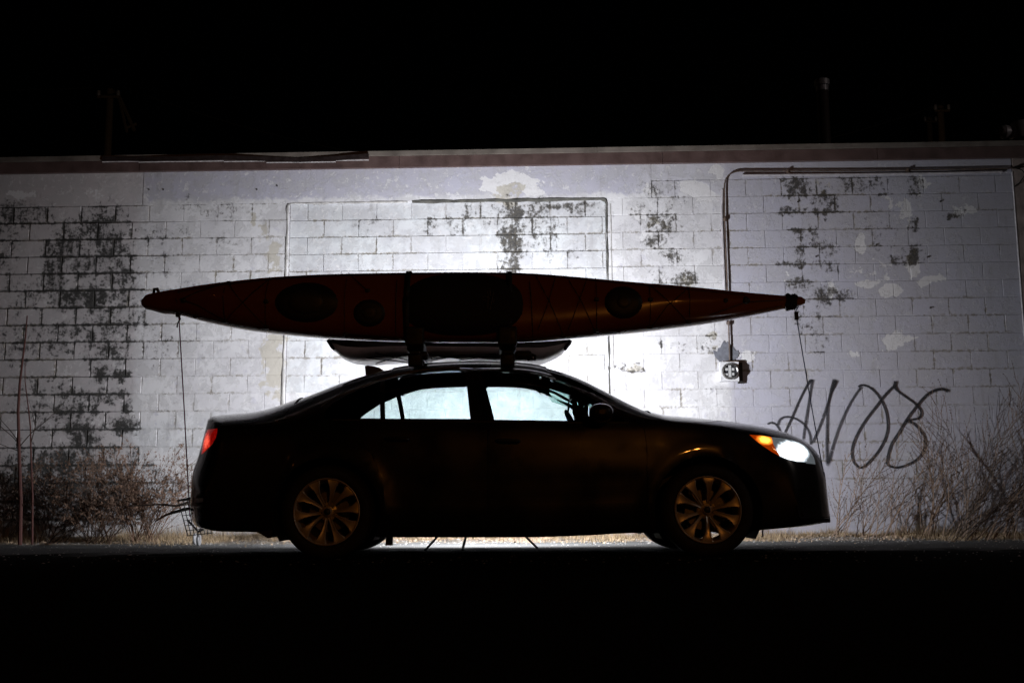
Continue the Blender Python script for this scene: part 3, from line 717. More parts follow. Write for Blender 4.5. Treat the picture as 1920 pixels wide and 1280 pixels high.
def rounded(poly, r=.012): return poly
base = shell(0, .032)
WS = [(cx(1212, 780)[0], -.72), (cx(1212, 780)[0], .72), (cx(1045, 700)[0], .64), (cx(1025, 700)[0], 0.5), (cx(1025, 700)[0], -.5), (cx(1045, 700)[0], -.64)]
RW = [(cx(560, 750)[0], -.60), (cx(735, 700)[0], -.50), (cx(735, 700)[0], .50), (cx(560, 750)[0], .60)]
for poly in (DLO_R, DLO_M, DLO_F): base = boolean(base, prism_y(poly, -1.3, 1.3), 'DIFFERENCE')
base = boolean(base, prism_z(WS, 1.0, 1.7), 'DIFFERENCE'); base = boolean(base, prism_z(RW, 1.03, 1.7), 'DIFFERENCE')
def circ(cx_, cz, r, n=40): return [(cx_ + r*math.cos(2*math.pi*k/n), cz + r*math.sin(2*math.pi*k/n)) for k in range(n)]
for wx in WR:
    for sg in (-1, 1): base = boolean(base, prism_y(circ(wx, .337, .388), *sorted((sg*.52, sg*1.3))), 'DIFFERENCE')
DOOR_F = conv([(917,988),(917,800),(900,730),(892,690.5),(905,689.5),(950,689),(990,691.5),(1020,697.5),(1055,710),(1090,726),(1125,748),(1160,769),(1190,788),(1208,806),(1213,840),(1213,985)], YC-.82)
DOOR_R = conv([(914,988),(914,800),(896,730),(888,690),(862,688.5),(830,689),(790,692),(750,699),(712,709.5),(680,721),(640,736),(604,760),(596,790),(650,812),(696,850),(714,890),(722,940),(735,988)], YC-.82)
doors = []
for poly, sg in ((DOOR_F, -1), (DOOR_R, -1), (DOOR_F, 1), (DOOR_R, 1)):
    yy = sorted((sg*.44, sg*1.3))
    d = boolean(base.copy(), prism_y(grow(poly, -.002), *yy), 'INTERSECT'); base = boolean(base, prism_y(grow(poly, .002), *yy), 'DIFFERENCE')
    doors.append(d)
def carpart(name, me, m, parent=CAR, smooth=True):
    o = bpy.data.objects.new(name, me); C.objects.link(o); o.parent = parent
    if m:
        me.materials.clear(); me.materials.append(m)
        for p in me.polygons: p.material_index = 0
    if smooth: me.shade_smooth(); me.set_sharp_from_angle(angle=R(35))
    return o
for dk, (poly, sg) in enumerate(((DOOR_F, -1), (DOOR_R, -1), (DOOR_F, 1), (DOOR_R, 1))):
    P_ = []
    for a, b_ in zip(poly, poly[1:] + poly[:1]):
        for k in range(4):
            x = a[0] + (b_[0]-a[0])*k/4; z = a[1] + (b_[1]-a[1])*k/4; y = sidew(x, z)[0] - .034; P_.append((x, sg*y, z))
    mb = MB(); mb.tube(P_ + P_[:1], .012, 6); doors[dk] = (doors[dk], mb)
body = carpart('body', base, None)
dobjs = [carpart(n, d[0], None) for n, d in zip(('front_door', 'rear_door', 'front_door', 'rear_door'), doors)]
for o_, d in zip(dobjs, doors):
    carpart('door_seal', mesh(d[1].v, d[1].f), M_reveal, o_)
HT = [(x, z + .010) for x, z in conv([(735,706),(760,701),(800,695),(840,692),(905,694),(950,694),(985,696.5),(1015,702.5),(1040,711)])]
carpart('roof_lining', boolean(shell(-.036, .006), prism_y(HT + [(HT[-1][0], 1.75), (HT[0][0], 1.75)], -1.3, 1.3), 'INTERSECT'), M_int)
gsh = shell(-.010, .004)
for poly in (DLO_F, DLO_M, DLO_R):
    for sg in (-1, 1): carpart('side_window', boolean(gsh.copy(), prism_y(grow(poly, .012), *sorted((sg*.3, sg*1.3))), 'INTERSECT'), M_glass)
carpart('windshield', boolean(gsh.copy(), prism_z(grow(WS, .02), .995, 1.7), 'INTERSECT'), M_shield)
carpart('rear_window', boolean(gsh.copy(), prism_z(grow(RW, .02), 1.03, 1.7), 'INTERSECT'), M_rearg)
# lamps: thin lenses that follow the body, lit from inside
def lampmat(name, hot, edge, s_hot, s_edge, cx_, cz, rx, rz, dark=None):
    m = bpy.data.materials.new(name); m.use_nodes = True; g = NG(m); b = g.nt.nodes['Principled BSDF']
    b.inputs['Base Color'].default_value = (*edge, 1); b.inputs['Roughness'].default_value = .08; b.inputs['Coat Weight'].default_value = 1
    tc = g.n('ShaderNodeTexCoord').outputs['Object']; q = g.n('ShaderNodeVectorMath', operation='MULTIPLY_ADD'); g.l(tc, q.inputs[0])
    q.inputs[1].default_value = (1/rx, 0, 1/rz); q.inputs[2].default_value = (-cx_/rx, 0, -cz/rz)
    le = g.n('ShaderNodeVectorMath', operation='LENGTH'); g.l(q.outputs[0], le.inputs[0])
    nz = g.noise(tc, 26, 4, .6); d = g.math('ADD', le.outputs['Value'], g.math('MULTIPLY', g.math('SUBTRACT', nz, .5), 1.1 if dark else .5))
    fac = g.mr(d, 1.1, .25); g.l(g.mix(fac, edge, hot), b.inputs['Emission Color'])
    vo = g.n('ShaderNodeTexVoronoi'); vo.inputs['Scale'].default_value = 60; g.l(tc, vo.inputs[0])
    st = g.mr(fac, 0, 1, s_edge, s_hot, smooth=False)
    if dark: st = g.math('MULTIPLY', st, g.mr(vo.outputs[0], 0, .6, 1.25, .5))
    g.l(st, b.inputs['Emission Strength']); return m
from mathutils.geometry import delaunay_2d_cdt
def inpoly(p, poly):
    c = False; n = len(poly)
    for i in range(n):
        a, b_ = poly[i], poly[(i+1) % n]
        if (a[1] > p[1]) != (b_[1] > p[1]) and p[0] < (b_[0]-a[0])*(p[1]-a[1])/(b_[1]-a[1]) + a[0]: c = not c
    return c
def patch(poly, sg, out, step=.014, dome=0.):
    xs_ = [p[0] for p in poly]; zs_ = [p[1] for p in poly]; bd = []
    for a, b_ in zip(poly, poly[1:] + poly[:1]):
        n = max(1, int(math.hypot(b_[0]-a[0], b_[1]-a[1])/step))
        for k in range(n): bd.append((a[0] + (b_[0]-a[0])*k/n, a[1] + (b_[1]-a[1])*k/n))
    nb = len(bd); pts = list(bd); x = min(xs_) + step/2; small = [tuple(p) for p in poly]
    while x < max(xs_):
        z = min(zs_) + step/2
        while z < max(zs_):
            if inpoly((x, z), poly) and min(math.hypot(x-q[0], z-q[1]) for q in bd) > step*.45: pts.append((x, z))
            z += step
        x += step
    vo, eo, fo = delaunay_2d_cdt([Vector(p) for p in pts], [(k, (k+1) % nb) for k in range(nb)], [], 1, 1e-5)[:3]
    V = []
    for v in vo:
        y, xq = sidew(min(v.x, warp(X1-.002, 0)-.0), v.y); d = min(math.hypot(v.x-q[0], v.y-q[1]) for q in bd)
        V.append((v.x, sg*(y + out + dome*min(1, d/.02)), v.y))
    F = [tuple(f) if sg > 0 else tuple(reversed(f)) for f in fo]; return mesh(V, [f[::-1] for f in F])
HL = conv([(1446,819),(1462,820.5),(1490,826),(1508,834),(1519,845),(1526,858),(1529,870),(1512,868),(1510,866),(1494,864.5),(1478,861),(1462,855),(1457,846),(1450,833)], YC-.66)
HA = conv([(1405,814.5),(1425,816),(1446,819),(1450,833),(1457,846),(1462,855),(1446,846),(1428,834),(1414,823)], YC-.74)
TLt = conv([(398,804),(408,803),(407,812),(404,822),(397,833),(387,843),(379,851),(377,851),(380,830),(384,814),(389,805)])
h0 = conv([(1490,847)], YC-.66)[0]; a0 = conv([(1434,824)], YC-.74)[0]; t0 = conv([(387,828)], YC-.55)[0]
M_hl = lampmat('headlight_lit', (1, 1, 1), (.42, .50, .56), 12, .22, h0[0] - .01, h0[1] + .004, .150, .088)
M_am = lampmat('amber_lamp_lit', (1, .50, .06), (.9, .09, .0), 3.4, .30, a0[0], a0[1], .075, .045)
M_tl = lampmat('tail_lamp_lit', (1, .10, .05), (.8, .008, .004), 2.2, .35, t0[0], t0[1], .06, .085, dark=True)
M_clear = glassmat('clear_lens', (.9, .92, .95))
for sg in (-1, 1):
    yy = sorted((sg*.28, sg*1.3))
    h = carpart('headlight', patch(HL, sg, .003, .014, .008), M_hl)
    a = carpart('turn_signal', patch(HA, sg, .003, .014, .006), M_am, h)
    t = carpart('tail_light', patch(TLt, sg, .003, .012, .008), M_tl)
for o in list(tmp_objs): bpy.data.objects.remove(o)
lp = light('headlight_beam', 'SPOT', (XC + X1 + .06, YC - .55, h0[1] - .02), 3, (.95, .97, 1), spot_size=R(80), spot_blend=.8, shadow_soft_size=.05)
lp.rotation_euler = Vector((1, 0, -.10)).to_track_quat('-Z', 'Y').to_euler()
lp = light('headlight_beam', 'SPOT', (XC + X1 + .06, YC + .55, h0[1] - .02), 3, (.95, .97, 1), spot_size=R(80), spot_blend=.8, shadow_soft_size=.05)
lp.rotation_euler = Vector((1, .0, -.10)).to_track_quat('-Z', 'Y').to_euler()
def L(p): return Vector((p[0] + XC, p[1] + YC, p[2]))
def surf(px, py, out=.004, Y=None, sg=-1):
    Y = Y or YC - .86
    for _ in range(4):
        x, z = cx(px, py, Y); y, _x = sidew(x, z); Y = YC - y
    return L((x, sg*(y+out), z))
# trims, handles, mirrors, wipers, fin, seats, wheel
mb = MB(); mb.tube([surf(x, y, .003) for x, y in ((602,762),(612,754),(630,744),(650,736),(680,723.5),(712,711),(750,699.5),(790,692.5),(830,689),(862,688.5))], .0035, 6); mb.build('window_trim', M_trim, CAR, True)
mb = MB(); mb.tube([surf(x, y, .003) for x, y in ((625,787),(700,788),(800,789),(880,790),(926,790.5),(1000,791.5),(1100,792),(1180,792))], .004, 6); mb.build('belt_trim', M_trim, CAR, True)
def door_handle(px, py, par):
    mb = MB(); a = surf(px-22, py, .0); b_ = surf(px+22, py+1.5, .0); n = Vector((0, -1, 0))
    mb.tube([a + n*.0, a + n*.028 + (b_-a)*.1, a.lerp(b_, .5) + n*.034, b_ + n*.028 - (b_-a)*.1, b_], [.010, .014, .015, .014, .010], 8); o = mb.build('door_handle', M_paint, par, True)
for (px, py, d) in ((952, 826, dobjs[0]), (745, 822, dobjs[1])):
    door_handle(px, py, d)
for sg in (-1, 1):
    mb = MB(); c = at(1127, 774, YC-1.0) if sg < 0 else Vector((at(1127, 774, YC-1.0).x, YC+1.0, at(1127, 774, YC-1.0).z))
    V = []; Fq = []; n1, n2 = 20, 12
    for i in range(n1):
        for j in range(n2):
            th = 2*math.pi*i/n1; ph = math.pi*(j+.5)/n2 - math.pi/2
            def se(v, e): return math.copysign(abs(v)**e, v)
            X_ = .088*se(math.cos(ph), .7)*se(math.cos(th), .8); Z_ = .068*se(math.cos(ph), .7)*se(math.sin(th), .7); Y_ = .105*se(math.sin(ph), .7)
            if X_ > 0: Z_ *= 1 - .25*(X_/.088)**2
            V.append(c + Vector((X_*1.0, Y_, Z_)))
    for i in range(n1):
        for j in range(n2-1): i2 = (i+1) % n1; Fq.append((i*n2+j, i2*n2+j, i2*n2+j+1, i*n2+j+1))
    Fq.append(tuple(i*n2 for i in range(n1))); Fq.append(tuple(i*n2+n2-1 for i in reversed(range(n1))))
    mb.add(V, Fq); o = mb.build('wing_mirror', M_paint, CAR, True)
    mb = MB(); mb.tube([c + Vector((0, -sg*.09, -.055)), c + Vector((-.0, -sg*.17, -.085))], [.03, .035], 8); mb.build('mirror_stalk', M_plastic, o, True)
    mb = MB(); mb.lathe([(0, -.003), (.06, 0)], c + Vector((-.09, 0, 0)), 'x', 16); mb.build('mirror_glass', mat('mirror_glass', (.6, .6, .6), .03, 1), o)
fx = [(684, 685.5), (687, 712), (726, 706), (722, 695), (710, 688), (699, 685.5), (690, 684.5)]
pf = [at(x, y + .5, YC) for x, y in fx]
mb = MB(); n = len(pf); mb.add([p + Vector((0, -.02 if 0 < i < 3 else -.004, 0)) for i, p in enumerate(pf)] + [p + Vector((0, .02 if 0 < i < 3 else .004, 0)) for i, p in enumerate(pf)], [tuple(range(n)), tuple(range(2*n-1, n-1, -1))] + [(k, (k+1) % n, n+(k+1) % n, n+k) for k in range(n)]); mb.build('antenna_fin', M_paint, CAR)
for yy in (-.15, .5):
    mb = MB(); a = L((cx(1238, 781)[0], yy - .1, 1.005)); b_ = L((cx(1205, 776)[0], yy + .42, 1.06))
    mb.tube([a, a.lerp(b_, .5) + Vector((0, 0, .012)), b_], .008, 6); mb.build('wiper', M_plastic, CAR, True)
def rbox(mb, c, d, r=.03):
    bm = bmesh.new(); bmesh.ops.create_cube(bm, size=1)
    for v in bm.verts: v.co = Vector((v.co.x*d[0], v.co.y*d[1], v.co.z*d[2]))
    bmesh.ops.bevel(bm, geom=list(bm.edges), offset=min(r, min(d)*.45), segments=3, affect='EDGES', profile=.6)
    bm.verts.ensure_lookup_table(); mb.add([v.co + Vector(c) for v in bm.verts], [tuple(v.index for v in f.verts) for f in bm.faces]); bm.free()
xb = cx(895, 780, YC)[0]
for yy in (-.37, .37):
    mb = MB(); rbox(mb, L((xb + .12, yy, .50)), (.52, .48, .16), .05); st = mb.build('seat', M_int, CAR, True)
    mb = MB(); rbox(mb, L((xb - .16, yy, .74)), (.15, .46, .46), .06); mb.build('seat_backrest', M_int, st, True)
mb = MB(); rbox(mb, L((-.95, 0, .52)), (.5, 1.25, .18), .05); st = mb.build('rear_seat', M_int, CAR, True)
mb = MB(); rbox(mb, L((-1.22, 0, .74)), (.16, 1.25, .42), .06); mb.build('seat_backrest', M_int, st, True)
mb = MB(); rbox(mb, L((.61, 0, .93)), (.34, 1.46, .26), .08); rbox(mb, L((.86, 0, .86)), (.36, 1.4, .16), .05); mb.build('dashboard', M_int, CAR, True)
mb = MB(); rbox(mb, L((-1.60, 0, .93)), (.5, 1.3, .05), .02); mb.build('parcel_shelf', M_int, CAR, True)
sc_ = L((.50, .37, .99)); mb = MB(); ax = Vector((-.35, 0, .93)).normalized()
ring = [Vector((.30*math.cos(t)*0 , .185*math.cos(t), .185*math.sin(t))) for t in [2*math.pi*k/24 for k in range(25)]]
rot = Matrix.Rotation(R(-25), 3, 'Y'); mb.tube([sc_ + rot @ p for p in ring], .015, 8, cap=False); mb.tube([sc_ + rot @ Vector((0, -.18, 0)), sc_ + rot @ Vector((0, .18, 0))], .022, 6); mb.tube([sc_, sc_ + Vector((.3, 0, -.12))], .035, 8); mb.build('steering_wheel', M_int, CAR, True)
pm = at(1072, 742, YC - .05)
mb = MB(); rbox(mb, pm, (.035, .24, .06), .015); mb.tube([pm, pm + Vector((.06, 0, .07))], .01, 6); rv = mb.build('rear_view_mirror', M_plastic, CAR, True)
mb = MB(); q = at(1066, 748, YC - .1); mb.tube([q, at(1066, 762, YC-.1), at(1065, 778, YC-.1)], [.003, .012, .003], 5)
q = at(1083, 745, YC-.02)
for xs_, r1 in (((1079, 1077, 1079, 1082), .024), ((1087, 1090, 1091, 1093), .028), ((1095, 1099, 1100, 1101), .020)):
    P_ = wob([at(x_, y_, YC - .03) for x_, y_ in zip(xs_, (740, 754, 770, 790))], .005, .03); mb.tube(P_, [r1 + random.uniform(-.007, .007) for _ in P_], 6)
mb.build('hanging_ornament', mat('brown_feather', (.05, .035, .028), .9), rv)
mb = MB(); c = at(1084, 742, YC + .05); mb.tube([c + Vector((math.cos(t)*.030, 0, math.sin(t)*.030)) for t in [2*math.pi*k/16 for k in range(17)]], .004, 5, cap=False); mb.lathe([(0, -.002), (.005, 0)], c, n=8); mb.build('hanging_hoop', M_plastic, rv)
# rails of stuff under the roof lining
mb = MB(); 
for k in range(9): rbox(mb, at(985 + k*9 + random.uniform(-3, 3), 711 + random.uniform(0, 12), YC - .1 + random.uniform(-.2, .2)), (.05 + random.random()*.04, .05, .012), .005)
mb.build('sun_visor_clips', mat('grey_clip', (.16, .16, .17), .6), CAR)
# underside odds and ends
mb = MB(); mb.box(L((cx(730, 1012, YC-.7)[0], -.7, .125)), (.05, .05, .07)); mb.build('jacking_point', M_plastic, CAR)
pm_ = [(x - XC, z) for x, z in [((at(px, py, YC-.80).x), at(px, py, YC-.80).z) for px, py in ((482,996),(515,992),(513,1007),(505,1008),(494,1001))]]
mb = MB(); n = len(pm_); mb.add([L((x, -.86, z)) for x, z in pm_] + [L((x, -.70, z)) for x, z in pm_], [tuple(range(n)), tuple(range(2*n-1, n-1, -1))] + [(k, (k+1) % n, n+(k+1) % n, n+k) for k in range(n)]); mb.build('mud_flap', M_plastic, CAR)
mb = MB(); mb.tube([L((cx(1437, 999)[0], -.3, .20)), L((cx(1437, 1004)[0], -.3, .13)), L((cx(1434, 1004)[0], -.3, .128))], .006, 5); mb.build('loose_bracket', M_plastic, CAR)
mb = MB(); mb.tube([L((-1.9, .35, .24)), L((-2.33, .35, .235))], .035, 12); mb.build('exhaust_pipe', mat('exhaust_steel', (.3, .3, .3), .35, 1), CAR, True)
# wheels
M_alloy = mat('alloy_wheel', (.66, .60, .50), .38, .45, noise=.1, nscale=8)
M_hub = mat('dark_hub', (.02, .02, .02), .5)
M_disc = mat('brake_disc', (.20, .19, .18), .5, .6)
def wheel(wx, sg, rot):
    c = L((wx, 0, .337)); e = Vector((0, sg, 0))
    f = lambda d: [(r, sg*a) for r, a in d]
    mb = MB(); mb.lathe(f([(.232, .72), (.245, .688), (.30, .682), (.325, .70), (.336, .73), (.337, .79), (.336, .85), (.325, .882), (.30, .900), (.262, .902), (.246, .893), (.240, .885), (.232, .86)]), c, n=72)
    ty = mb.build('wheel', M_rubber, CAR, True)
    for gx in (.745, .79, .835):
        pass
    mb = MB(); mb.lathe(f([(.239, .887), (.242, .897), (.236, .900), (.230, .893), (.222, .868), (.213, .80), (.210, .72), (.232, .70)]), c, n=72); rim = mb.build('rim', M_alloy, ty, True)
    mb = MB()
    mb.lathe(f([(0, .868), (.026, .868), (.031, .862), (.033, .845), (.052, .838), (.066, .835), (.070, .80), (0, .79)]), c, n=32); mb.build('hub', M_alloy, ty, True)
    mb = MB(); mb.lathe(f([(0, .876), (.018, .875), (.025, .869)]), c, n=20); mb.build('hub_cap', M_hub, ty, True)
    mb = MB()
    for k in range(5):
        a = rot + 2*math.pi*(k+.5)/5; mb.lathe(f([(0, .848), (.008, .848), (.009, .838)]), c + Vector((math.cos(a)*.048, 0, math.sin(a)*.048)), n=8)
    mb.build('wheel_nuts', M_hub, ty)
    mb = MB(); mb.lathe(f([(.06, .76), (.148, .76), (.148, .74), (.06, .74)]), c, n=40, closed=True); mb.build('brake_disc', M_disc, ty, True)
    mb = MB(); mb.lathe(f([(0, .70), (.228 if wx < 0 else .172, .70)]), c, n=32); mb.build('backing_plate', M_plastic, ty)
    for k in range(10):
        a = rot + 2*math.pi*k/10; tw = .10 if k % 2 else -.10
        pr = []
        for (r, hw, y, t) in ((.045, .013, .850, 0), (.09, .012, .868, .25), (.14, .016, .882, .5), (.185, .028, .892, .8), (.218, .046, .895, 1.0), (.233, .050, .892, 1.05)):
            th = a + tw*(1-t)*.9
            u = Vector((math.cos(th), 0, math.sin(th))); v = Vector((-math.sin(th), 0, math.cos(th)))
            pr.append((u, v, r, hw, y))
        V = []; Fq = []
        for (u, v, r, hw, y) in pr:
            for (q, dy) in ((-1, -.010), (-.75, 0), (0, -.004), (.75, 0), (1, -.010), (.8, -.04), (-.8, -.04)): V.append(c + u*r + v*hw*q + Vector((0, sg*(y+dy), 0)))
        m_ = 7
        for i in range(len(pr)-1):
            for j in range(m_): j2 = (j+1) % m_; Fq.append((i*m_+j, i*m_+j2, (i+1)*m_+j2, (i+1)*m_+j))
        mb = MB(); mb.add(V, Fq); o = mb.build('spoke', M_alloy, ty, True)
    # liner
    mb = MB(); V = []; Fq = []; nn = 30
    for k in range(nn+1):
        th = R(-32) + R(244)*k/nn
        for (r, a) in ((.10, .50), (.393, .50), (.393, .905)): V.append(L((wx + r*math.cos(th), sg*a, .337 + r*math.sin(th))))
    for k in range(nn):
        for j in range(2): Fq.append((k*3+j, k*3+j+1, k*3+j+4, k*3+j+3))
    mb.add(V, Fq); mb.build('wheel_arch_liner', M_plastic, CAR, True)
for wx, ro in ((WR[0], .12), (WR[1], .26)):
    for sg in (-1, 1): wheel(wx, sg, ro)
mb = MB(); mb.box(L((WR[0], 0, .33)), (.12, 1.3, .10)); mb.build('rear_axle', M_plastic, CAR)
mb = MB(); mb.box(L((WR[1], 0, .30)), (.2, 1.3, .12)); mb.build('front_axle', M_plastic, CAR)

# ------------------------------------------------------------------ roof rack
M_black = mat('black_rack', (.005, .005, .005), .6, noise=.1)
RX = [at(783, 660, YC-.4).x, at(952, 660, YC-.4).x]; RZ = 1.525
rack = empty('roof_rack', (RX[0], YC, RZ), 'black roof rack with two crossbars and upright kayak cradles on the car', 'roof rack')
for rx in RX:
    mb = MB(); rbox(mb, (rx, YC, RZ), (.075, 1.30, .028), .012); mb.build('crossbar', M_black, rack, True)
    for sg in (-1, 1):
        mb = MB(); rbox(mb, (rx, YC + sg*.58, RZ - .05), (.11, .09, .10), .02); mb.build('rack_foot', M_black, rack, True)
    mb = MB(); yk = YC - .52
    pts = [(rx, yk - .03, RZ + .03), (rx, yk - .10, RZ + .07), (rx, yk - .12, RZ + .12)]
    mb.tube([(rx-.035, yk+.50, RZ+.02), (rx-.035, yk+.30, RZ+.05), (rx-.035, yk+.22, RZ+.20), (rx-.035, yk+.26, RZ+.42)], .018, 8); mb.tube([(rx-.035, yk+.5, RZ+.02), (rx-.035, yk-.05, RZ+.02), (rx-.035, yk-.13, RZ+.06), (rx-.035, yk-.15, RZ+.17)], .018, 8)
    mb.tube([(rx+.035, yk+.50, RZ+.02), (rx+.035, yk+.30, RZ+.05), (rx+.035, yk+.22, RZ+.20), (rx+.035, yk+.26, RZ+.42)], .018, 8); mb.tube([(rx+.035, yk+.5, RZ+.02), (rx+.035, yk-.05, RZ+.02), (rx+.035, yk-.13, RZ+.06), (rx+.035, yk-.15, RZ+.17)], .018, 8)
    rbox(mb, (rx, yk-.15, RZ+.12), (.145, .05, .15), .02); rbox(mb, (rx, yk+.05, RZ+.055), (.13, .30, .07), .02); mb.build('kayak_cradle', M_black, rack, True)
    mb = MB(); rbox(mb, (rx + (.03 if rx == RX[0] else .12), yk - .02, RZ - .01), (.13, .12, .06), .025)
    if rx == RX[1]:
        for k in range(3): mb.tube([(rx + .10 + k*.035, yk - .03, RZ + .0), (rx + .15 + k*.03, yk - .04, RZ - .02), (rx + .165 + k*.02, yk-.04, RZ - .055)], .012, 6)
    mb.build('clamp', M_black, rack, True)

# ------------------------------------------------------------------ kayak (on edge, deck to the camera)
YK = YC - .50
KT = [(267,562),(270,556),(280,552),(295,548.5),(330,543),(370,536.5),(430,528.5),(500,520),(560,515.5),(620,512.5),(700,510.5),(780,509),(850,508.3),(950,509),(1000,511),(1060,516),(1120,522),(1200,530),(1300,539),(1400,549),(1480,555.5),(1500,556.5),(1506,558),(1508.5,561)]
KB = [(267,573),(270,578),(280,580),(295,584),(303,586.5),(330,588.5),(370,598),(420,609),(480,619.5),(560,629),(620,634.5),(700,638.5),(780,641),(850,642),(950,642),(1000,640.5),(1060,635.5),(1120,629.5),(1200,621),(1300,609),(1400,592.5),(1470,578.5),(1500,572.5),(1506,571.5),(1508.5,569)]
kt = [(at(x, y, YK).x, at(x, y, YK).z) for x, y in KT]; kb = [(at(x, y, YK).x, at(x, y, YK).z) for x, y in KB]
KX0, KX1 = kt[0][0], kt[-1][0]; kb[0] = (KX0, kb[0][1]); kb[-1] = (KX1, kb[-1][1])
fkt = pchip(*zip(*kt)); fkb = pchip(*zip(*kb)); TILT = R(14)
def ksec(x, th):
    t, b_ = float(fkt(x)), float(fkb(x)); zc = (t+b_)/2; hb = (t-b_)/2/math.cos(TILT*.6)
    dd = min(.135, hb*.75 + .012); dh = min(.20, hb*.95 + .01)
    s, c_ = math.sin(th), math.cos(th)
    if c_ >= 0: y = -dd*(abs(c_)**.8)*(1 + .18*max(0, 1-abs(s)*2.2)*sst(.3, 1.6, abs(x - XC - .1))); z = hb*math.copysign(abs(s)**.95, s)
    else: y = dh*abs(c_)**.8; z = hb*math.copysign(abs(s)**.9, s)
    y2 = y*math.cos(TILT) + z*math.sin(TILT); z2 = z*math.cos(TILT) - y*math.sin(TILT)
    return Vector((x, YK + y2, zc + z2))
def kdeck(px, py, out=.004):
    x = at(px, py, YK-.1).x; best = None; lo, hi = -1.5, 1.5
    for _ in range(30):                       # find the deck angle whose projection has this pixel row
        m_ = (lo+hi)/2; p = ksec(x, m_); d = p - Vector((0, 0, CAMH)); y_ = 640 - FPX*d.dot(cu)/d.dot(fw)
        if y_ > py: lo = m_
        else: hi = m_
    p = ksec(x, (lo+hi)/2); q = ksec(x, (lo+hi)/2 + .02); t = (q-p).normalized(); n = Vector((0, -t.z, t.y))
    if n.y > 0: n = -n
    return p + n*out
kay = empty('sea_kayak', (0, YK, 1.65), 'long red orange sea kayak strapped on its side above the car roof', 'kayak')
KN = 110; kxs = [KX0 + (KX1-KX0)*(.5*(1-math.cos(math.pi*i/(KN-1)))*.35 + i/(KN-1)*.65) for i in range(KN)]
V = []; F = []; m_ = 40
for x in kxs:
    for k in range(m_): V.append(ksec(x, 2*math.pi*k/m_))
for i in range(KN-1):
    for k in range(m_): k2 = (k+1) % m_; F.append((i*m_+k, i*m_+k2, (i+1)*m_+k2, (i+1)*m_+k))
F.append(tuple(range(m_-1, -1, -1))); F.append(tuple((KN-1)*m_+k for k in range(m_)))
mb = MB(); mb.add(V, F)
def kayakmat():
    m = mat('red_orange_hull', (.22, .062, .012), .30, coat=1.0, noise=.12, nscale=4, bump=.05, bscale=30)
    g = NG(m); b = g.nt.nodes['Principled BSDF']; pos = g.n('ShaderNodeNewGeometry'); sp = g.n('ShaderNodeSeparateXYZ'); g.l(pos.outputs['Position'], sp.inputs[0])
    f = g.mr(sp.outputs[1], YK + .012, YK + .03); g.l(g.mix(f, (.22, .062, .012), (.40, .24, .19)), b.inputs['Base Color']); b.inputs['Coat Roughness'].default_value = .16; return m
mb.build('hull', kayakmat(), kay, True)
M_hatch = mat('black_hatch_rubber', (.012, .012, .012), .55, bump=.1); M_hatch2 = mat('hatch_lid', (.030, .028, .022), .5)
def kdisc(cx_, cy_, rx, ry, dome, name, m, par, n=36, rings=7, out=.004, pw=2.0):
    V = [kdeck(cx_, cy_, out + dome)]; F = []
    for r in range(1, rings+1):
        f_ = r/rings
        for k in range(n):
            th = 2*math.pi*k/n; sx = math.copysign(abs(math.cos(th))**(2/pw), math.cos(th)); sy = math.copysign(abs(math.sin(th))**(2/pw), math.sin(th))
            V.append(kdeck(cx_ + rx*f_*sx, cy_ + ry*f_*sy, out + dome*(1 - f_**4) if r < rings else -.002))
    for k in range(n): F.append((0, 1+(k+1) % n, 1+k))
    for r in range(rings-1):
        for k in range(n): k2 = (k+1) % n; F.append((1+r*n+k, 1+r*n+k2, 1+(r+1)*n+k2, 1+(r+1)*n+k))
    mb = MB(); mb.add(V, F); return mb.build(name, m, par, True)
for (x, y, rx, ry, li) in ((577, 567, 60, 38, .62), (694, 587, 30, 26, .5), (1168, 567, 36, 31, .4)):
    h = kdisc(x, y, rx, ry, .016, 'hatch_rim', M_hatch, kay); kdisc(x, y, rx*li, ry*li*1.1, .014, 'hatch_lid', M_hatch2, h, out=.014)
cc = kdisc(868, 571, 114, 59, .045, 'cockpit_cover', mat('black_cockpit_cover', (.006, .006, .007), .8, bump=.3, bscale=25), kay, n=48, rings=10, pw=2.4)
# pale emblem on the cover
mb = MB()
def kline(mb, pts, r=.0025, out=.006, n=5, step=14):
    P = []
    for (a, b_) in zip(pts, pts[1:]):
        k = max(1, int(math.hypot(b_[0]-a[0], b_[1]-a[1])/step))
        for i in range(k): P.append(kdeck(a[0] + (b_[0]-a[0])*i/k, a[1] + (b_[1]-a[1])*i/k, out))
    P.append(kdeck(*pts[-1], out)); mb.tube(P, r, n)
for pts in ([(914,552),(916,560),(915,584)], [(926,553),(923,570),(919,584)], [(905,563),(912,561),(920,566)], [(919,548),(920,560)], [(904,566),(911,569)], [(925,572),(928,566)]): kline(mb, pts, .0022, .056, 4)
mb.build('emblem', mat('faded_emblem', (.16, .14, .11), .8), cc)
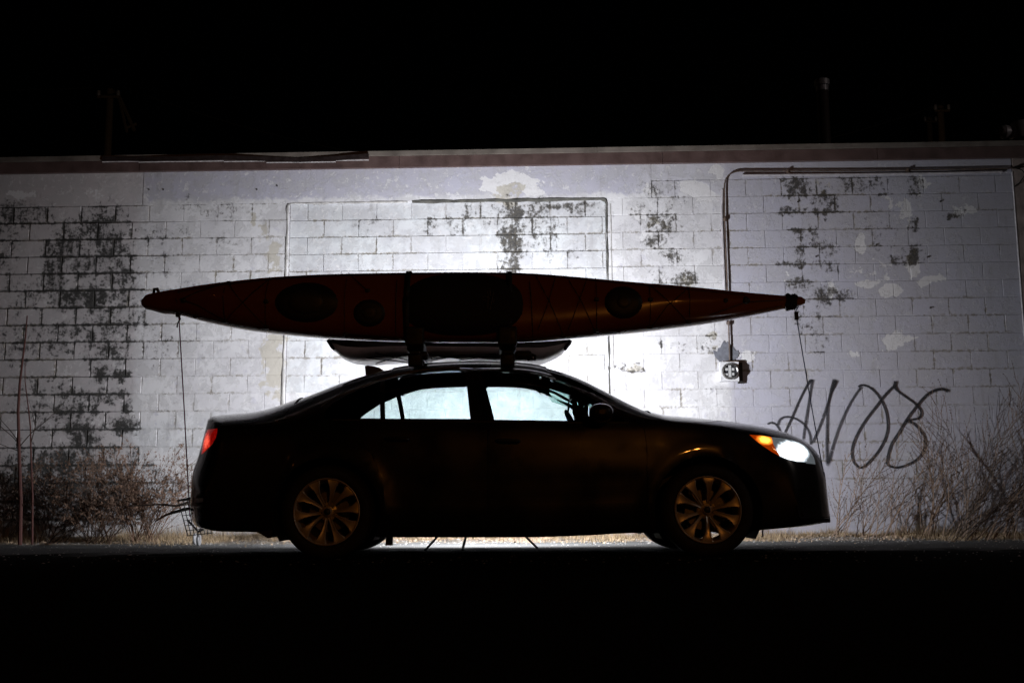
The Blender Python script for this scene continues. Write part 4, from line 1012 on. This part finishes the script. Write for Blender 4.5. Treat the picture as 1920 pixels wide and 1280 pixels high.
# deck lines
M_line = mat('deck_line', (.012, .010, .010), .6)
LN = [[(335,586),(330,560),(334,546)],[(422,527),(422,604)],[(425,530),(497,610)],[(505,522),(424,600)],[(338,560),(372,572),(422,600)],[(338,562),(372,548),(422,530)],[(502,521),(499,614)],[(649,513),(647,627)],[(652,514),(690,546)],[(744,511),(743,634)],[(647,625),(743,632)],
 [(992,512),(996,566),(999,632)],[(1005,518),(1030,566),(1056,628)],[(1042,520),(1028,566),(1008,618)],[(1062,518),(1088,562),(1114,618)],[(1102,522),(1086,562),(1064,620)],[(1118,523),(1118,622)],[(1218,534),(1218,614)],[(1220,536),(1255,568),(1290,604)],[(1292,541),(1250,572),(1222,612)],[(1292,540),(1292,606)],[(1330,590),(1400,566),(1470,562)]]
for pts in LN:
    mb = MB(); kline(mb, pts, .0032 if pts[0][0] != 649 else .002); mb.build('deck_line', M_line, kay, True)
for dy, ln in ((5, KT), (-6, KB)):
    mb = MB(); P = [(x, y + dy) for x, y in ln if 300 < x < 1480]; kline(mb, P, .003, .006, 4, 30); mb.build('perimeter_line', M_line, kay, True)
for (x, y) in ((422,600),(500,612),(1118,618),(1292,602),(1218,612),(743,632),(1056,628),(502,565),(1118,562),(1218,562),(690,546),(649,625),(345,563),(365,592),(428,532)):
    mb = MB(); p = kdeck(x, y, .008); rbox(mb, p, (.035, .022, .028), .008); mb.build('fitting', M_hatch, kay, True)
for (x, y, r) in ((1360, 563, 5), (1400, 563, 8)):
    kdisc(x, y, r, r, .006, 'fitting', M_hatch, kay, n=12, rings=2)
# carry handles and the rope wrapped round the bow
mb = MB(); p = at(293, 546, YK); mb.tube([p + Vector((-.02, 0, -.02)), p + Vector((-.015, 0, .02)), p + Vector((.005, 0, .022)), p + Vector((.025, 0, -.02))], .012, 6); mb.build('carry_handle', M_black, kay, True)
mb = MB()
for k in range(7):
    x = 1473 + k*3.0; xx = at(x, 562, YK).x; P = []
    for j in range(17):
        th = 2*math.pi*j/16; p = ksec(xx + .006*math.sin(th*2+k), th); c = ksec(xx, 0).lerp(ksec(xx, math.pi), .5); P.append(p + (p-c).normalized()*(.006 + .004*(k % 3)))
    mb.tube(P, .009, 5, cap=False)
for k in range(4): mb.tube([at(1482 + k*3, 573, YK-.04), at(1478 + k*4, 580, YK-.05), at(1474 + k*5, 582 - k, YK-.05)], .006, 5)
mb.build('rope_wrap', M_black, kay, True)
# straps over the kayak
for x in (766, 955):
    V = []; F = []; P = []
    for j in range(33):
        th = 2*math.pi*j/32
        for dx in (-5.2, 5.2):
            xx = at(x + dx, 570, YK).x; p = ksec(xx, th); c = ksec(xx, 0).lerp(ksec(xx, math.pi), .5); o = .008 if not (x == 955 or abs(th) < 2) else .010
            if math.cos(th) > 0 and x == 766: o = .022*max(0, math.cos(th)) + .005
            if math.cos(th) > 0 and x == 955: o = .022*max(0, math.cos(th)) + .005
            V.append(p + (p-c).normalized()*o)
    for j in range(32): F.append((j*2, j*2+1, j*2+3, j*2+2))
    mb = MB(); mb.add(V, F); o = mb.build('strap', M_black, rack, True); sm = o.modifiers.new('s', 'SOLIDIFY'); sm.thickness = .004

# ------------------------------------------------------------------ short hull carried flat under the kayak
YS = YC + .28
ST = [(618,638),(624,636),(700,639),(760,641),(850,642.5),(950,641),(1000,640),(1065,636.5),(1071,639)]
SB = [(618,648),(624,656),(634,663),(645,673),(665,680),(690,682.5),(740,679),(800,678),(900,680),(960,683),(1010,682),(1035,674),(1052,664),(1064,652),(1071,645)]
st_ = [(at(x, y, YS).x, at(x, y, YS).z) for x, y in ST]; sb_ = [(at(x, y, YS).x, at(x, y, YS).z) for x, y in SB]
SX0, SX1 = st_[0][0], st_[-1][0]; sb_[0] = (SX0, sb_[0][1]); sb_[-1] = (SX1, sb_[-1][1]); fst = pchip(*zip(*st_)); fsb = pchip(*zip(*sb_))
def ssec(x, th):
    t, b_ = float(fst(x)), max(1.545, float(fsb(x))); f_ = (x-SX0)/(SX1-SX0); hw = .30*(max(0, 1-abs(2*f_-1)**3.2))**.55 + .03
    split = b_ + (t-b_)*.52
    s, c_ = math.sin(th), math.cos(th); y = hw*math.copysign(abs(c_)**.6, c_); z = split + ((t-split) if s > 0 else (split-b_))*math.copysign(abs(s)**.75, s)
    return Vector((x, YS + y, z))
sled = empty('small_white_hull', (0, YS, 1.54), 'short white bottomed boat with black top strapped flat on the rack beneath the kayak', 'boat')
V = []; F = []; NQ = 60; m_ = 28
for i in range(NQ):
    x = SX0 + (SX1-SX0)*(.5*(1-math.cos(math.pi*i/(NQ-1))))
    for k in range(m_): V.append(ssec(x, 2*math.pi*k/m_))
for i in range(NQ-1):
    for k in range(m_): k2 = (k+1) % m_; F.append((i*m_+k, i*m_+k2, (i+1)*m_+k2, (i+1)*m_+k))
F.append(tuple(range(m_-1, -1, -1))); F.append(tuple((NQ-1)*m_+k for k in range(m_)))
top = [f_ for f_ in F if len(f_) == 4 and (f_[0] % m_) < m_//2]; bot = [f_ for f_ in F if f_ not in top]
mb = MB(); mb.add(V, top); mb.build('deck', M_black, sled, True)
mb = MB(); mb.add(V, bot); mb.build('hull', mat('scuffed_white_hull', (.55, .53, .54), .35, noise=.25, nscale=6), sled, True)
for s_, x in ((-1, SX0+.03), (1, SX1-.03)):
    mb = MB(); z = float(fst(x)) - .04
    for yy in (-.10, -.05, 0): mb.tube([(x - s_*.02, YS + yy - .02, z + .04), (x + s_*.015, YS + yy - .06, z), (x - s_*.03, YS + yy - .12, z - .06)], .014, 6)
    mb.build('end_handle', M_black, sled, True)
def sp(px, py):
    x = at(px, py, YS-.2).x; lo, hi = -math.pi/2, 0.2
    for _ in range(24):
        m2 = (lo+hi)/2; th = math.pi - m2; p = ssec(x, th); d = p - Vector((0, 0, CAMH)); y_ = 640 - FPX*d.dot(cu)/d.dot(fw)
        if y_ > py: lo = m2
        else: hi = m2
    return ssec(x, math.pi-(lo+hi)/2) + Vector((0, -.008, -.004))
for (a, b_) in (((688,670),(768,664)),((688,670),(768,680)),((700,681),(768,662)),((706,660),(766,676)),((806,664),(866,672)),((806,676),(866,664)),((866,664),(930,674)),((846,668),(930,662)),((808,670),(930,668)),((860,675),(935,663))):
    mb = MB(); mb.tube([sp(a[0] + (b_[0]-a[0])*t/6, a[1] + (b_[1]-a[1])*t/6) for t in range(7)], .004, 5); mb.build('bungee_cord', M_line, sled, True)

# ------------------------------------------------------------------ tie-down lines
def tied(name, pts, r, col, label, extra=()):
    mb = MB(); mb.tube(pts, r, 6)
    o = mb.build(name, mat(name + '_cord', col, .6), None, True, label=label, cat='rope')
    return o
a = at(335, 588, YK-.05); e = L((-2.47, -.15, .52)); e = at(356, 968, YC - .2)
o = tied('tie_down_line', [a, at(345, 760, YK + .03), e], .005, (.35, .05, .16), 'thin magenta tie down line from the left end of the kayak to the rear bumper')
mb = MB(); mb.tube([at(334, 586, YK-.05), at(336, 592, YK-.06), at(338, 598, YK-.06), at(333, 606, YK-.06), at(332, 614, YK-.06)], .006, 6); rbox(mb, at(334, 591, YK-.06), (.035, .03, .03), .01); mb.build('knot', M_line, o, True)
o = tied('tie_down_line', [at(1494, 598, YK), at(1517, 735, YK+.05), at(1543, 882, YC-.45)], .004, (.02, .04, .12), 'thin blue tie down line from the right end of the kayak to the car hood')
mb = MB(); mb.tube([at(1488, 574, YK-.03), at(1491, 585, YK-.03), at(1497, 574, YK-.03)], .005, 6, cap=False); rbox(mb, at(1493, 592, YK-.02), (.03, .03, .065), .008); mb.build('ratchet_pulley', M_black, o, True)
tied('tie_down_line', [at(1545, 884, YC-.45), at(1551, 935, YC-.40), at(1554, 968, YC-.35)], .004, (.02, .03, .06), 'lower end of the tie down line against the front bumper')

# ------------------------------------------------------------------ light stand with flash behind the car
ls = empty('light_stand', (FLASH.x, FLASH.y, 0), 'black tripod light stand hidden behind the car with its legs showing under the sill', 'light stand')
mb = MB(); mb.tube([(FLASH.x, FLASH.y, .18), (FLASH.x, FLASH.y, 1.30)], .013, 10); mb.build('column', M_black, ls, True)
for px, py in ((797, 1031), (867, 1030), (1008, 1027)):
    d = ray(px, py); g_ = d*(-(CAMH-.008)/d.z) + Vector((0, 0, CAMH))
    mb = MB(); mb.tube([g_, (FLASH.x, FLASH.y, .50)], .011, 6); mb.tube([g_.lerp(Vector((FLASH.x, FLASH.y, .5)), .45), (FLASH.x, FLASH.y, .2)], .007, 5); mb.build('leg', M_black, ls, True)
hd = empty('flash_head', FLASH - Vector((0, 0, .05)), 'small flash unit on the light stand behind the car pillar', 'flash')
mb = MB(); rbox(mb, FLASH + Vector((0, -.03, -.01)), (.075, .12, .06), .01); rbox(mb, FLASH + Vector((0, -.04, -.09)), (.07, .06, .12), .01); mb.build('flash_body', M_black, hd, True)
mb = MB(); mb.box(FLASH + Vector((0, .033, -.01)), (.062, .004, .045)); mb.build('flash_window', mat('flash_window', (.9, .9, .9), .3, emit=(1, 1, 1), es=20), hd)

# ------------------------------------------------------------------ shopping cart behind the rear bumper
M_wirec = mat('cart_wire', (.035, .033, .032), .5, .4)
YCt = 10.9
def ct(px, py, dy=0): return at(px, py, YCt + dy)
cart = empty('shopping_cart', (ct(350, 1005).x, YCt, 0), 'dark wire shopping cart standing behind the rear bumper of the car', 'shopping cart')
for dy in (-.25, .25):
    for k in range(8):
        mb = MB(); f_ = k/7
        t = ct(334 + f_*60, 936 - f_*4, dy); b_ = ct(352 + f_*44, 1004 - f_*3, dy); mb.tube([t, b_], .0052, 4); mb.build('basket_wire', M_wirec, cart)
    for k in range(8):
        mb = MB(); f_ = k/7
        mb.tube([ct(333 + f_*18, 938 + f_*66, dy), ct(398 + f_*2, 932 + f_*66, dy)], .0052, 4); mb.build('basket_wire', M_wirec, cart)
for k in range(6):
    f_ = k/5; mb = MB(); mb.tube([ct(334, 937, -.25 + f_*.5), ct(352, 1003, -.25 + f_*.5)], .0052, 4); mb.build('basket_wire', M_wirec, cart)
mb = MB(); mb.tube([ct(334, 938, -.27), ct(358, 933, -.27), ct(420, 930, -.27)], .010, 6); mb.tube([ct(334, 938, -.27), ct(334, 938, .27)], .012, 6); mb.tube([ct(334, 938, .27), ct(420, 930, .27)], .010, 6); mb.build('handle', M_wirec, cart, True)
mb = MB(); mb.tube([ct(318, 962, -.2), ct(345, 953, -.2), ct(400, 950, -.2)], .010, 6); mb.tube([ct(352, 975, -.2), ct(372, 996, -.2), ct(420, 972, -.2)], .012, 6); mb.build('frame', M_wirec, cart, True)
for px, dy in ((373, -.2), (366, .2)):
    c = ct(px, 1003, dy); c.z = .058
    mb = MB(); mb.lathe([(.0, -.012), (.05, -.012), (.056, -.006), (.056, .006), (.05, .012), (0, .012)], c, 'x', n=20); mb.build('caster_wheel', mat('caster_grey', (.25, .25, .26), .5), cart, True)

# ------------------------------------------------------------------ plants
def twig(mb, p, d, L_, r, depth, R_, bend=.25, seeds=0., kids=(3, 5), droop=0., n=3):
    steps = max(3, int(L_/.07)); pts = [p.copy()]; q = p.copy(); dd = d.normalized()
    for i in range(steps):
        dd = (dd + Vector((R_.uniform(-1, 1), R_.uniform(-1, 1)*.6, R_.uniform(-1, 1)))*bend*.35 + Vector((0, 0, -droop*.1))).normalized()
        q = q + dd*(L_/steps)
        if q.z < .01: q.z = .01
        lim = WY0 - WK*q.x - .03
        if q.y > lim: q.y = lim
        pts.append(q.copy())
    mb.tube(pts, [max(.0009, r*(1 - .75*i/steps)) for i in range(len(pts))], n, cap=False)
    if seeds and depth <= 1:
        for i in range(1, len(pts)):
            if R_.random() < seeds:
                for _ in range(2):
                    c = pts[i] + Vector((R_.uniform(-1, 1), R_.uniform(-1, 1), R_.uniform(-.5, 1)))*.012; s_ = R_.uniform(.004, .009); a = Vector((R_.uniform(-1, 1), R_.uniform(-1, 1), 1)).normalized()*s_*1.6; b_ = a.orthogonal().normalized()*s_
                    mb.add([c-a, c+b_, c+a, c-b_], [(0, 1, 2, 3)])
    if depth > 0:
        nk = R_.randint(*kids) if depth > 1 else R_.randint(kids[0], kids[1]+1)
        nk = int(nk*max(1, L_/.35)) if depth > 1 else nk
        for k in range(nk):
            t = R_.uniform(.22, .97); i = min(len(pts)-2, int(t*(len(pts)-1))); base_d = (pts[i+1]-pts[i]).normalized()
            side = Vector((R_.uniform(-1, 1), R_.uniform(-.8, .8), R_.uniform(-.3, .7))).normalized()
            twig(mb, pts[i].lerp(pts[i+1], R_.random()), base_d*.75 + side*.8, L_*R_.uniform(.22, .42)*(1.15-t*.5), r*.5, depth-1, R_, bend*1.1, seeds, kids, droop, n)
M_dry = mat('dry_weed_stem', (.17, .115, .08), .9, noise=.3, nscale=4); M_bush = mat('brown_shrub_twigs', (.13, .078, .052), .9, noise=.3, nscale=4); M_dark = mat('dark_twigs', (.055, .038, .028), .9, noise=.3, nscale=4); M_red = mat('reddish_stem', (.11, .045, .038), .8, noise=.2)
def weed(name, px, dY, h, stems, spread, seed, label, cat, group, mt, lean=0., seeds=.5, kids=(3, 5), depth=2, r0_=.005, droop=0.):
    R_ = random.Random(seed); x = wall(px, 1005, dY).x; y = WY0 - WK*x - dY
    o = empty(name, (x, y, 0), label, cat, group)
    for s in range(stems):
        mb = MB(); a = R_.uniform(-1, 1)*spread + lean
        p = Vector((x + R_.uniform(-.08, .08)*(1+spread), y + R_.uniform(-.06, .06), 0)); d = Vector((a, R_.uniform(-.35, .25), 1))
        if name == 'dry_weed':
            feather(mb, p, d, h*R_.uniform(.5, 1.08)*.98, r0_*R_.uniform(.7, 1.1), R_, .8, seeds)
            if s % 2: feather(mb, p, Vector((d.x + R_.uniform(-.6, .6), d.y, 1)), h*R_.uniform(.3, .6), r0_*.7, R_, .7, seeds)
        elif s % 2: feather(mb, p, Vector((d.x*1.3, d.y, .9)), h*R_.uniform(.55, 1.0), r0_*.7, R_, .9, seeds*.8)
        else: twig(mb, p, d, h*R_.uniform(.6, 1.05), r0_*R_.uniform(.7, 1.1), depth, R_, .28, seeds, kids, droop)
        mb.build('stem', mt, o)
def feather(mb, p, d, L_, r, R_, dens, seeds):
    n = max(6, int(L_/.05)); q = p.copy(); dd = d.normalized(); bow = Vector((R_.uniform(-.5, .5), R_.uniform(-.1, .1), 0)); pts = [q.copy()]
    for i in range(n):
        dd = (dd + bow*.05 + Vector((R_.uniform(-.05, .05), R_.uniform(-.03, .03), 0))).normalized(); q = q + dd*(L_/n); q.y = min(q.y, WY0 - WK*q.x - .03); pts.append(q.copy())
    mb.tube(pts, [max(.0012, r*(1 - .8*i/n)) for i in range(n+1)], 3, cap=False)
    sd = 1
    for i in range(int(n*.18), n):
        if R_.random() > dens: continue
        t = i/n; sd = -sd; dd = (pts[min(i+1, n)] - pts[i]).normalized(); side = Vector((-dd.z, 0, dd.x))*sd*R_.uniform(.5, 1) + Vector((0, R_.uniform(-.6, .6), 0))
        bl = L_*(.06 + .30*math.sin(math.pi*min(1, (1-t)*.75 + .05)))*R_.uniform(.5, 1.2); b_ = (dd*.95 + side*.75).normalized(); m_ = max(3, int(bl/.03)); c = pts[i].copy(); P = [c.copy()]
        for k in range(m_): b_ = (b_ + dd*.06 + Vector((R_.uniform(-.12, .12), R_.uniform(-.1, .1), R_.uniform(-.1, .1)))).normalized(); c = c + b_*(bl/m_); c.y = min(c.y, WY0 - WK*c.x - .03); P.append(c.copy())
        mb.tube(P, [max(.0013, r*.42*(1 - .6*k/m_)) for k in range(m_+1)], 3, cap=False)
        for k in range(1, m_+1):
            for _ in range(2):
                if R_.random() < seeds:
                    a = (b_ + Vector((R_.uniform(-.9, .9), R_.uniform(-.5, .5), R_.uniform(-.2, .8)))).normalized()*R_.uniform(.012, .030); e = a.orthogonal().normalized()*.0045; mb.add([P[k], P[k]+a*.5+e, P[k]+a, P[k]+a*.5-e], [(0, 1, 2, 3)])
GW = 'dry weeds along the foot of the wall'
for (px, dY, h, st, sp_, sd, lb, ln, ds) in (
  (1570, .5, 1.05, 5, .35, 1, 'dry seedy weed clump right at the front bumper of the car', .25, .6),
  (1615, .4, .85, 4, .25, 2, 'short weed under the first letters of the graffiti', .1, .5),
  (1640, .7, 1.05, 4, .3, 3, 'weed with drooping seed sprays below the middle graffiti letter', .15, .6),
  (1690, .4, 1.1, 5, .35, 4, 'bushy weed below the last round graffiti letter', .1, .5),
  (1735, .5, 1.3, 7, .4, 5, 'dense brown weed just right of the last graffiti letter', .0, .6),
  (1790, .6, 1.35, 6, .4, 6, 'wide weed clump between the graffiti and the tallest weed', .1, .4),
  (1822, .35, 2.2, 3, .10, 7, 'tallest upright feathery weed at the right against the wall', .02, .7),
  (1790, .9, 1.75, 6, .35, 8, 'long stemmed weed leaning hard to the right edge of the picture', .85, .35),
  (1880, .5, 1.9, 5, .25, 9, 'tall feathery weed at the far right edge', .25, .6),
  (1850, .9, .75, 7, .6, 10, 'low tangled weed at the foot of the far right wall', .3, .4)):
    weed('dry_weed', px, dY, h, st, sp_, sd, lb, 'weed', GW, M_dry if sd != 8 else M_dark, ln + .18, ds, (3, 5), 2, .0085)
for (px, dY, h, st, sp_, sd, lb, ln, mt, dp) in (
  (268, .75, 1.05, 34, .6, 21, 'brown twiggy shrub lit from the right, closest to the car', .12, M_bush, 2),
  (185, .8, 1.0, 34, .75, 22, 'dense shrub in the middle of the left thicket, between the saplings and the brown one', .0, M_bush, 2),
  (95, .7, .90, 20, .85, 23, 'dark sprawling shrub at the foot of the two saplings', .0, M_dark, 2),
  (5, .6, .85, 14, .7, 24, 'dark shrub cut off by the left edge of the picture', .0, M_dark, 2)):
    weed('twiggy_shrub', px, dY, h, st, sp_, sd, lb, 'shrub', 'twiggy shrubs at the left of the wall', mt, ln, .35, (4, 6), dp, .006, .3)
def sapling(pts, r, label, br):
    P = [at(x, y, 11.35) for x, y in pts]; P[0].z = 0
    o = empty('bare_sapling', P[0], label, 'sapling', 'bare saplings at the left')
    mb = MB(); mb.tube(P, [r*(1 - .7*i/(len(P)-1)) for i in range(len(P))], 8); mb.build('trunk', M_red, o, True)
    for b_ in br:
        Q = [at(x, y, 11.35) for x, y in b_]; mb = MB(); mb.tube(Q, [.006*(1 - .6*i/(len(Q)-1)) for i in range(len(Q))], 5)
        R_ = random.Random(int(b_[0][0]*7))
        for i in range(1, len(Q)): twig(mb, Q[i], (Q[i]-Q[i-1]), .25, .002, 1, R_, .3, 0, (2, 3))
        mb.build('branch', M_dark, o)
sapling([(38,1012),(39,940),(36,850),(34,770),(37,720),(43,670),(48,630),(51,592)], .022, 'thicker reddish bare sapling at the left edge, nearly as tall as the kayak', [[(37,832),(20,815),(-5,795)],[(37,830),(18,805),(0,785)],[(38,835),(60,810),(85,790),(100,775)],[(38,846),(15,838),(0,832)]])
sapling([(61,1010),(61,930),(58,850),(57,800),(52,755),(47,715),(47,680)], .012, 'thinner bare sapling just right of the thicker one', [[(60,905),(68,890),(78,870)],[(58,830),(66,800),(60,770)]])
# loose dead branches reaching over from the thicket to the cart
for i, (P, lb) in enumerate((([(240,948),(300,945),(330,948),(358,940)], 'upper dead branch lying from the shrubs to the cart'), ([(290,978),(310,965),(340,957),(362,952)], 'lower thick dead branch resting against the cart'))):
    mb = MB(); mb.tube([at(x, y, 10.75) for x, y in P], [.006, .010, .012, .012], 6); mb.build('dead_branch', M_dark, None, True, label=lb, cat='branch')
# dry grass strip on a low uneven verge of dirt
vn = np.cumsum(rng.normal(0, 1, (9, 900)), 1); _k = np.ones(15)/15
def vzz(x, t):
    a = .5 + .3*np.sin(x*1.7 + 1) + .25*np.sin(x*4.3) + .2*np.sin(x*9.1 + 2*t) + .16*np.sin(x*21 + 5*t) + .10*np.sin(x*47 + 9*t)
    return np.clip(a, .05, 2)*.045*np.sin(np.clip(t, 0, 1)*math.pi*.5)
NX, NT = 900, 14; V = []; F = []
for i in range(NX):
    x = -7.8 + 15.6*i/(NX-1); dep = .85 + .25*math.sin(x*1.1) + .15*math.sin(x*3.7 + 1) + .06*math.sin(x*13)
    for j in range(NT):
        t = j/(NT-1); V.append((x, WY0 - WK*x - .0 - dep*(1-t), float(vzz(x, t)) - .004 + random.uniform(-.004, .004)*(0 < j)))
for i in range(NX-1):
    for j in range(NT-1): F.append((i*NT+j, (i+1)*NT+j, (i+1)*NT+j+1, i*NT+j+1))
link('verge', mesh(V, F), mat('dirt_verge', (.17, .14, .11), .95, noise=.5, nscale=14, bump=.8, bscale=60))['kind'] = 'structure'
V = []; F = []; NB = 52000
gx = rng.uniform(-7.5, 7.5, NB); clump = np.sin(gx*3.1)*.5 + np.sin(gx*7.3 + 1)*.3 + np.sin(gx*1.3)*.4
gy = WY0 - WK*gx - .03 - np.abs(rng.normal(0, .30, NB))*(1 + .8*np.clip(clump, -.9, 2)) - rng.uniform(0, .15, NB)
cl = np.round(gx*9)/9 + rng.normal(0, .025, NB); m_ = rng.random(NB) < .55; gx = np.where(m_, cl, gx)
gz0 = vzz(gx, 1 - (WY0 - WK*gx - gy)/.9) - .006
gh = (.030 + .08*rng.random(NB)**3)*(1 + .6*clump) * np.where(gy > WY0-.35-WK*gx, 1.5, .8); ga = rng.uniform(0, 2*math.pi, NB); gl = rng.uniform(.2, 1.1, NB)*gh
w = .0022
vx = np.stack([np.stack([gx - w*np.sin(ga), gy + w*np.cos(ga), gz0], 1), np.stack([gx + w*np.sin(ga), gy - w*np.cos(ga), gz0], 1), np.stack([gx + gl*np.cos(ga), gy + gl*np.sin(ga), gh + gz0], 1)], 1).reshape(-1, 3)
me = bpy.data.meshes.new('m'); me.from_pydata(vx.tolist(), [], [(3*i, 3*i+1, 3*i+2) for i in range(NB)])
link('dry_grass', me, mat('straw_grass', (.34, .25, .15), .9, noise=.45, nscale=3))['kind'] = 'stuff'
# leaf litter and pebbles
V = []; F = []
mb = MB()
for i in range(5200):
    x = random.uniform(-7, 7); y = WY0 - WK*x - abs(random.gauss(0, .55)) - .02 if i % 5 else random.uniform(7.2, 11.5); s_ = random.uniform(.004, .013)*(1.6 if i % 5 and i % 3 == 0 else 1); zo = float(vzz(x, 1 - (WY0 - WK*x - y)/.9)) if y > 11 else 0; h = s_*random.uniform(.4, .8); c = Vector((x, y, max(0, zo - .004))); a = random.uniform(0, 6.3)
    q = [c + Vector((math.cos(a+t)*s_*random.uniform(.7, 1.2), math.sin(a+t)*s_*random.uniform(.7, 1.2), 0)) for t in (0, 1.6, 3.1, 4.7)] + [c + Vector((0, 0, h))]
    mb.add(q, [(0, 1, 4), (1, 2, 4), (2, 3, 4), (3, 0, 4)])
tag(mb.build('gravel', mat('pale_gravel', (.30, .28, .26), .9, noise=.6, nscale=7)), kind='stuff')
mb = MB()
for i in range(3000):
    x = random.uniform(-7, 7); y = WY0 - WK*x - abs(random.gauss(0, .5)) - .03; s_ = random.uniform(.008, .022); c = Vector((x, y, random.uniform(.004, .02) + float(vzz(x, 1 - (WY0 - WK*x - y)/.9)))); a = Vector((random.uniform(-1, 1), random.uniform(-1, 1), random.uniform(-.4, .6))).normalized()*s_; b_ = a.orthogonal().normalized()*s_*.6
    mb.add([c-a, c+b_, c+a, c-b_], [(0, 1, 2, 3)])
tag(mb.build('leaf_litter', mat('dead_leaves', (.30, .22, .15), .85, noise=.7, nscale=6)), kind='stuff')
# faint exhaust vapour
mb = MB(); c = at(450, 1012, 9.0); rbox(mb, (c.x + .05, 9.3, .14), (.9, .8, .22), .08); vm = bpy.data.materials.new('exhaust_vapour'); vm.use_nodes = True
g = NG(vm); g.nt.nodes.remove(g.nt.nodes['Principled BSDF']); pv = g.n('ShaderNodeVolumePrincipled'); tcv = g.n('ShaderNodeTexCoord').outputs['Generated']
dq = g.n('ShaderNodeVectorMath', operation='DISTANCE'); g.l(tcv, dq.inputs[0]); dq.inputs[1].default_value = (.5, .5, .4)
g.l(g.math('MULTIPLY', g.mr(dq.outputs['Value'], .5, .05, 0, 7.), g.mr(g.noise(g.n('ShaderNodeNewGeometry').outputs['Position'], 6, 4, .6), .42, .65)), pv.inputs['Density']); pv.inputs['Color'].default_value = (.9, .9, .9, 1); g.l(pv.outputs[0], g.nt.nodes['Material Output'].inputs['Volume'])
tag(mb.build('exhaust_vapour', vm), kind='stuff')
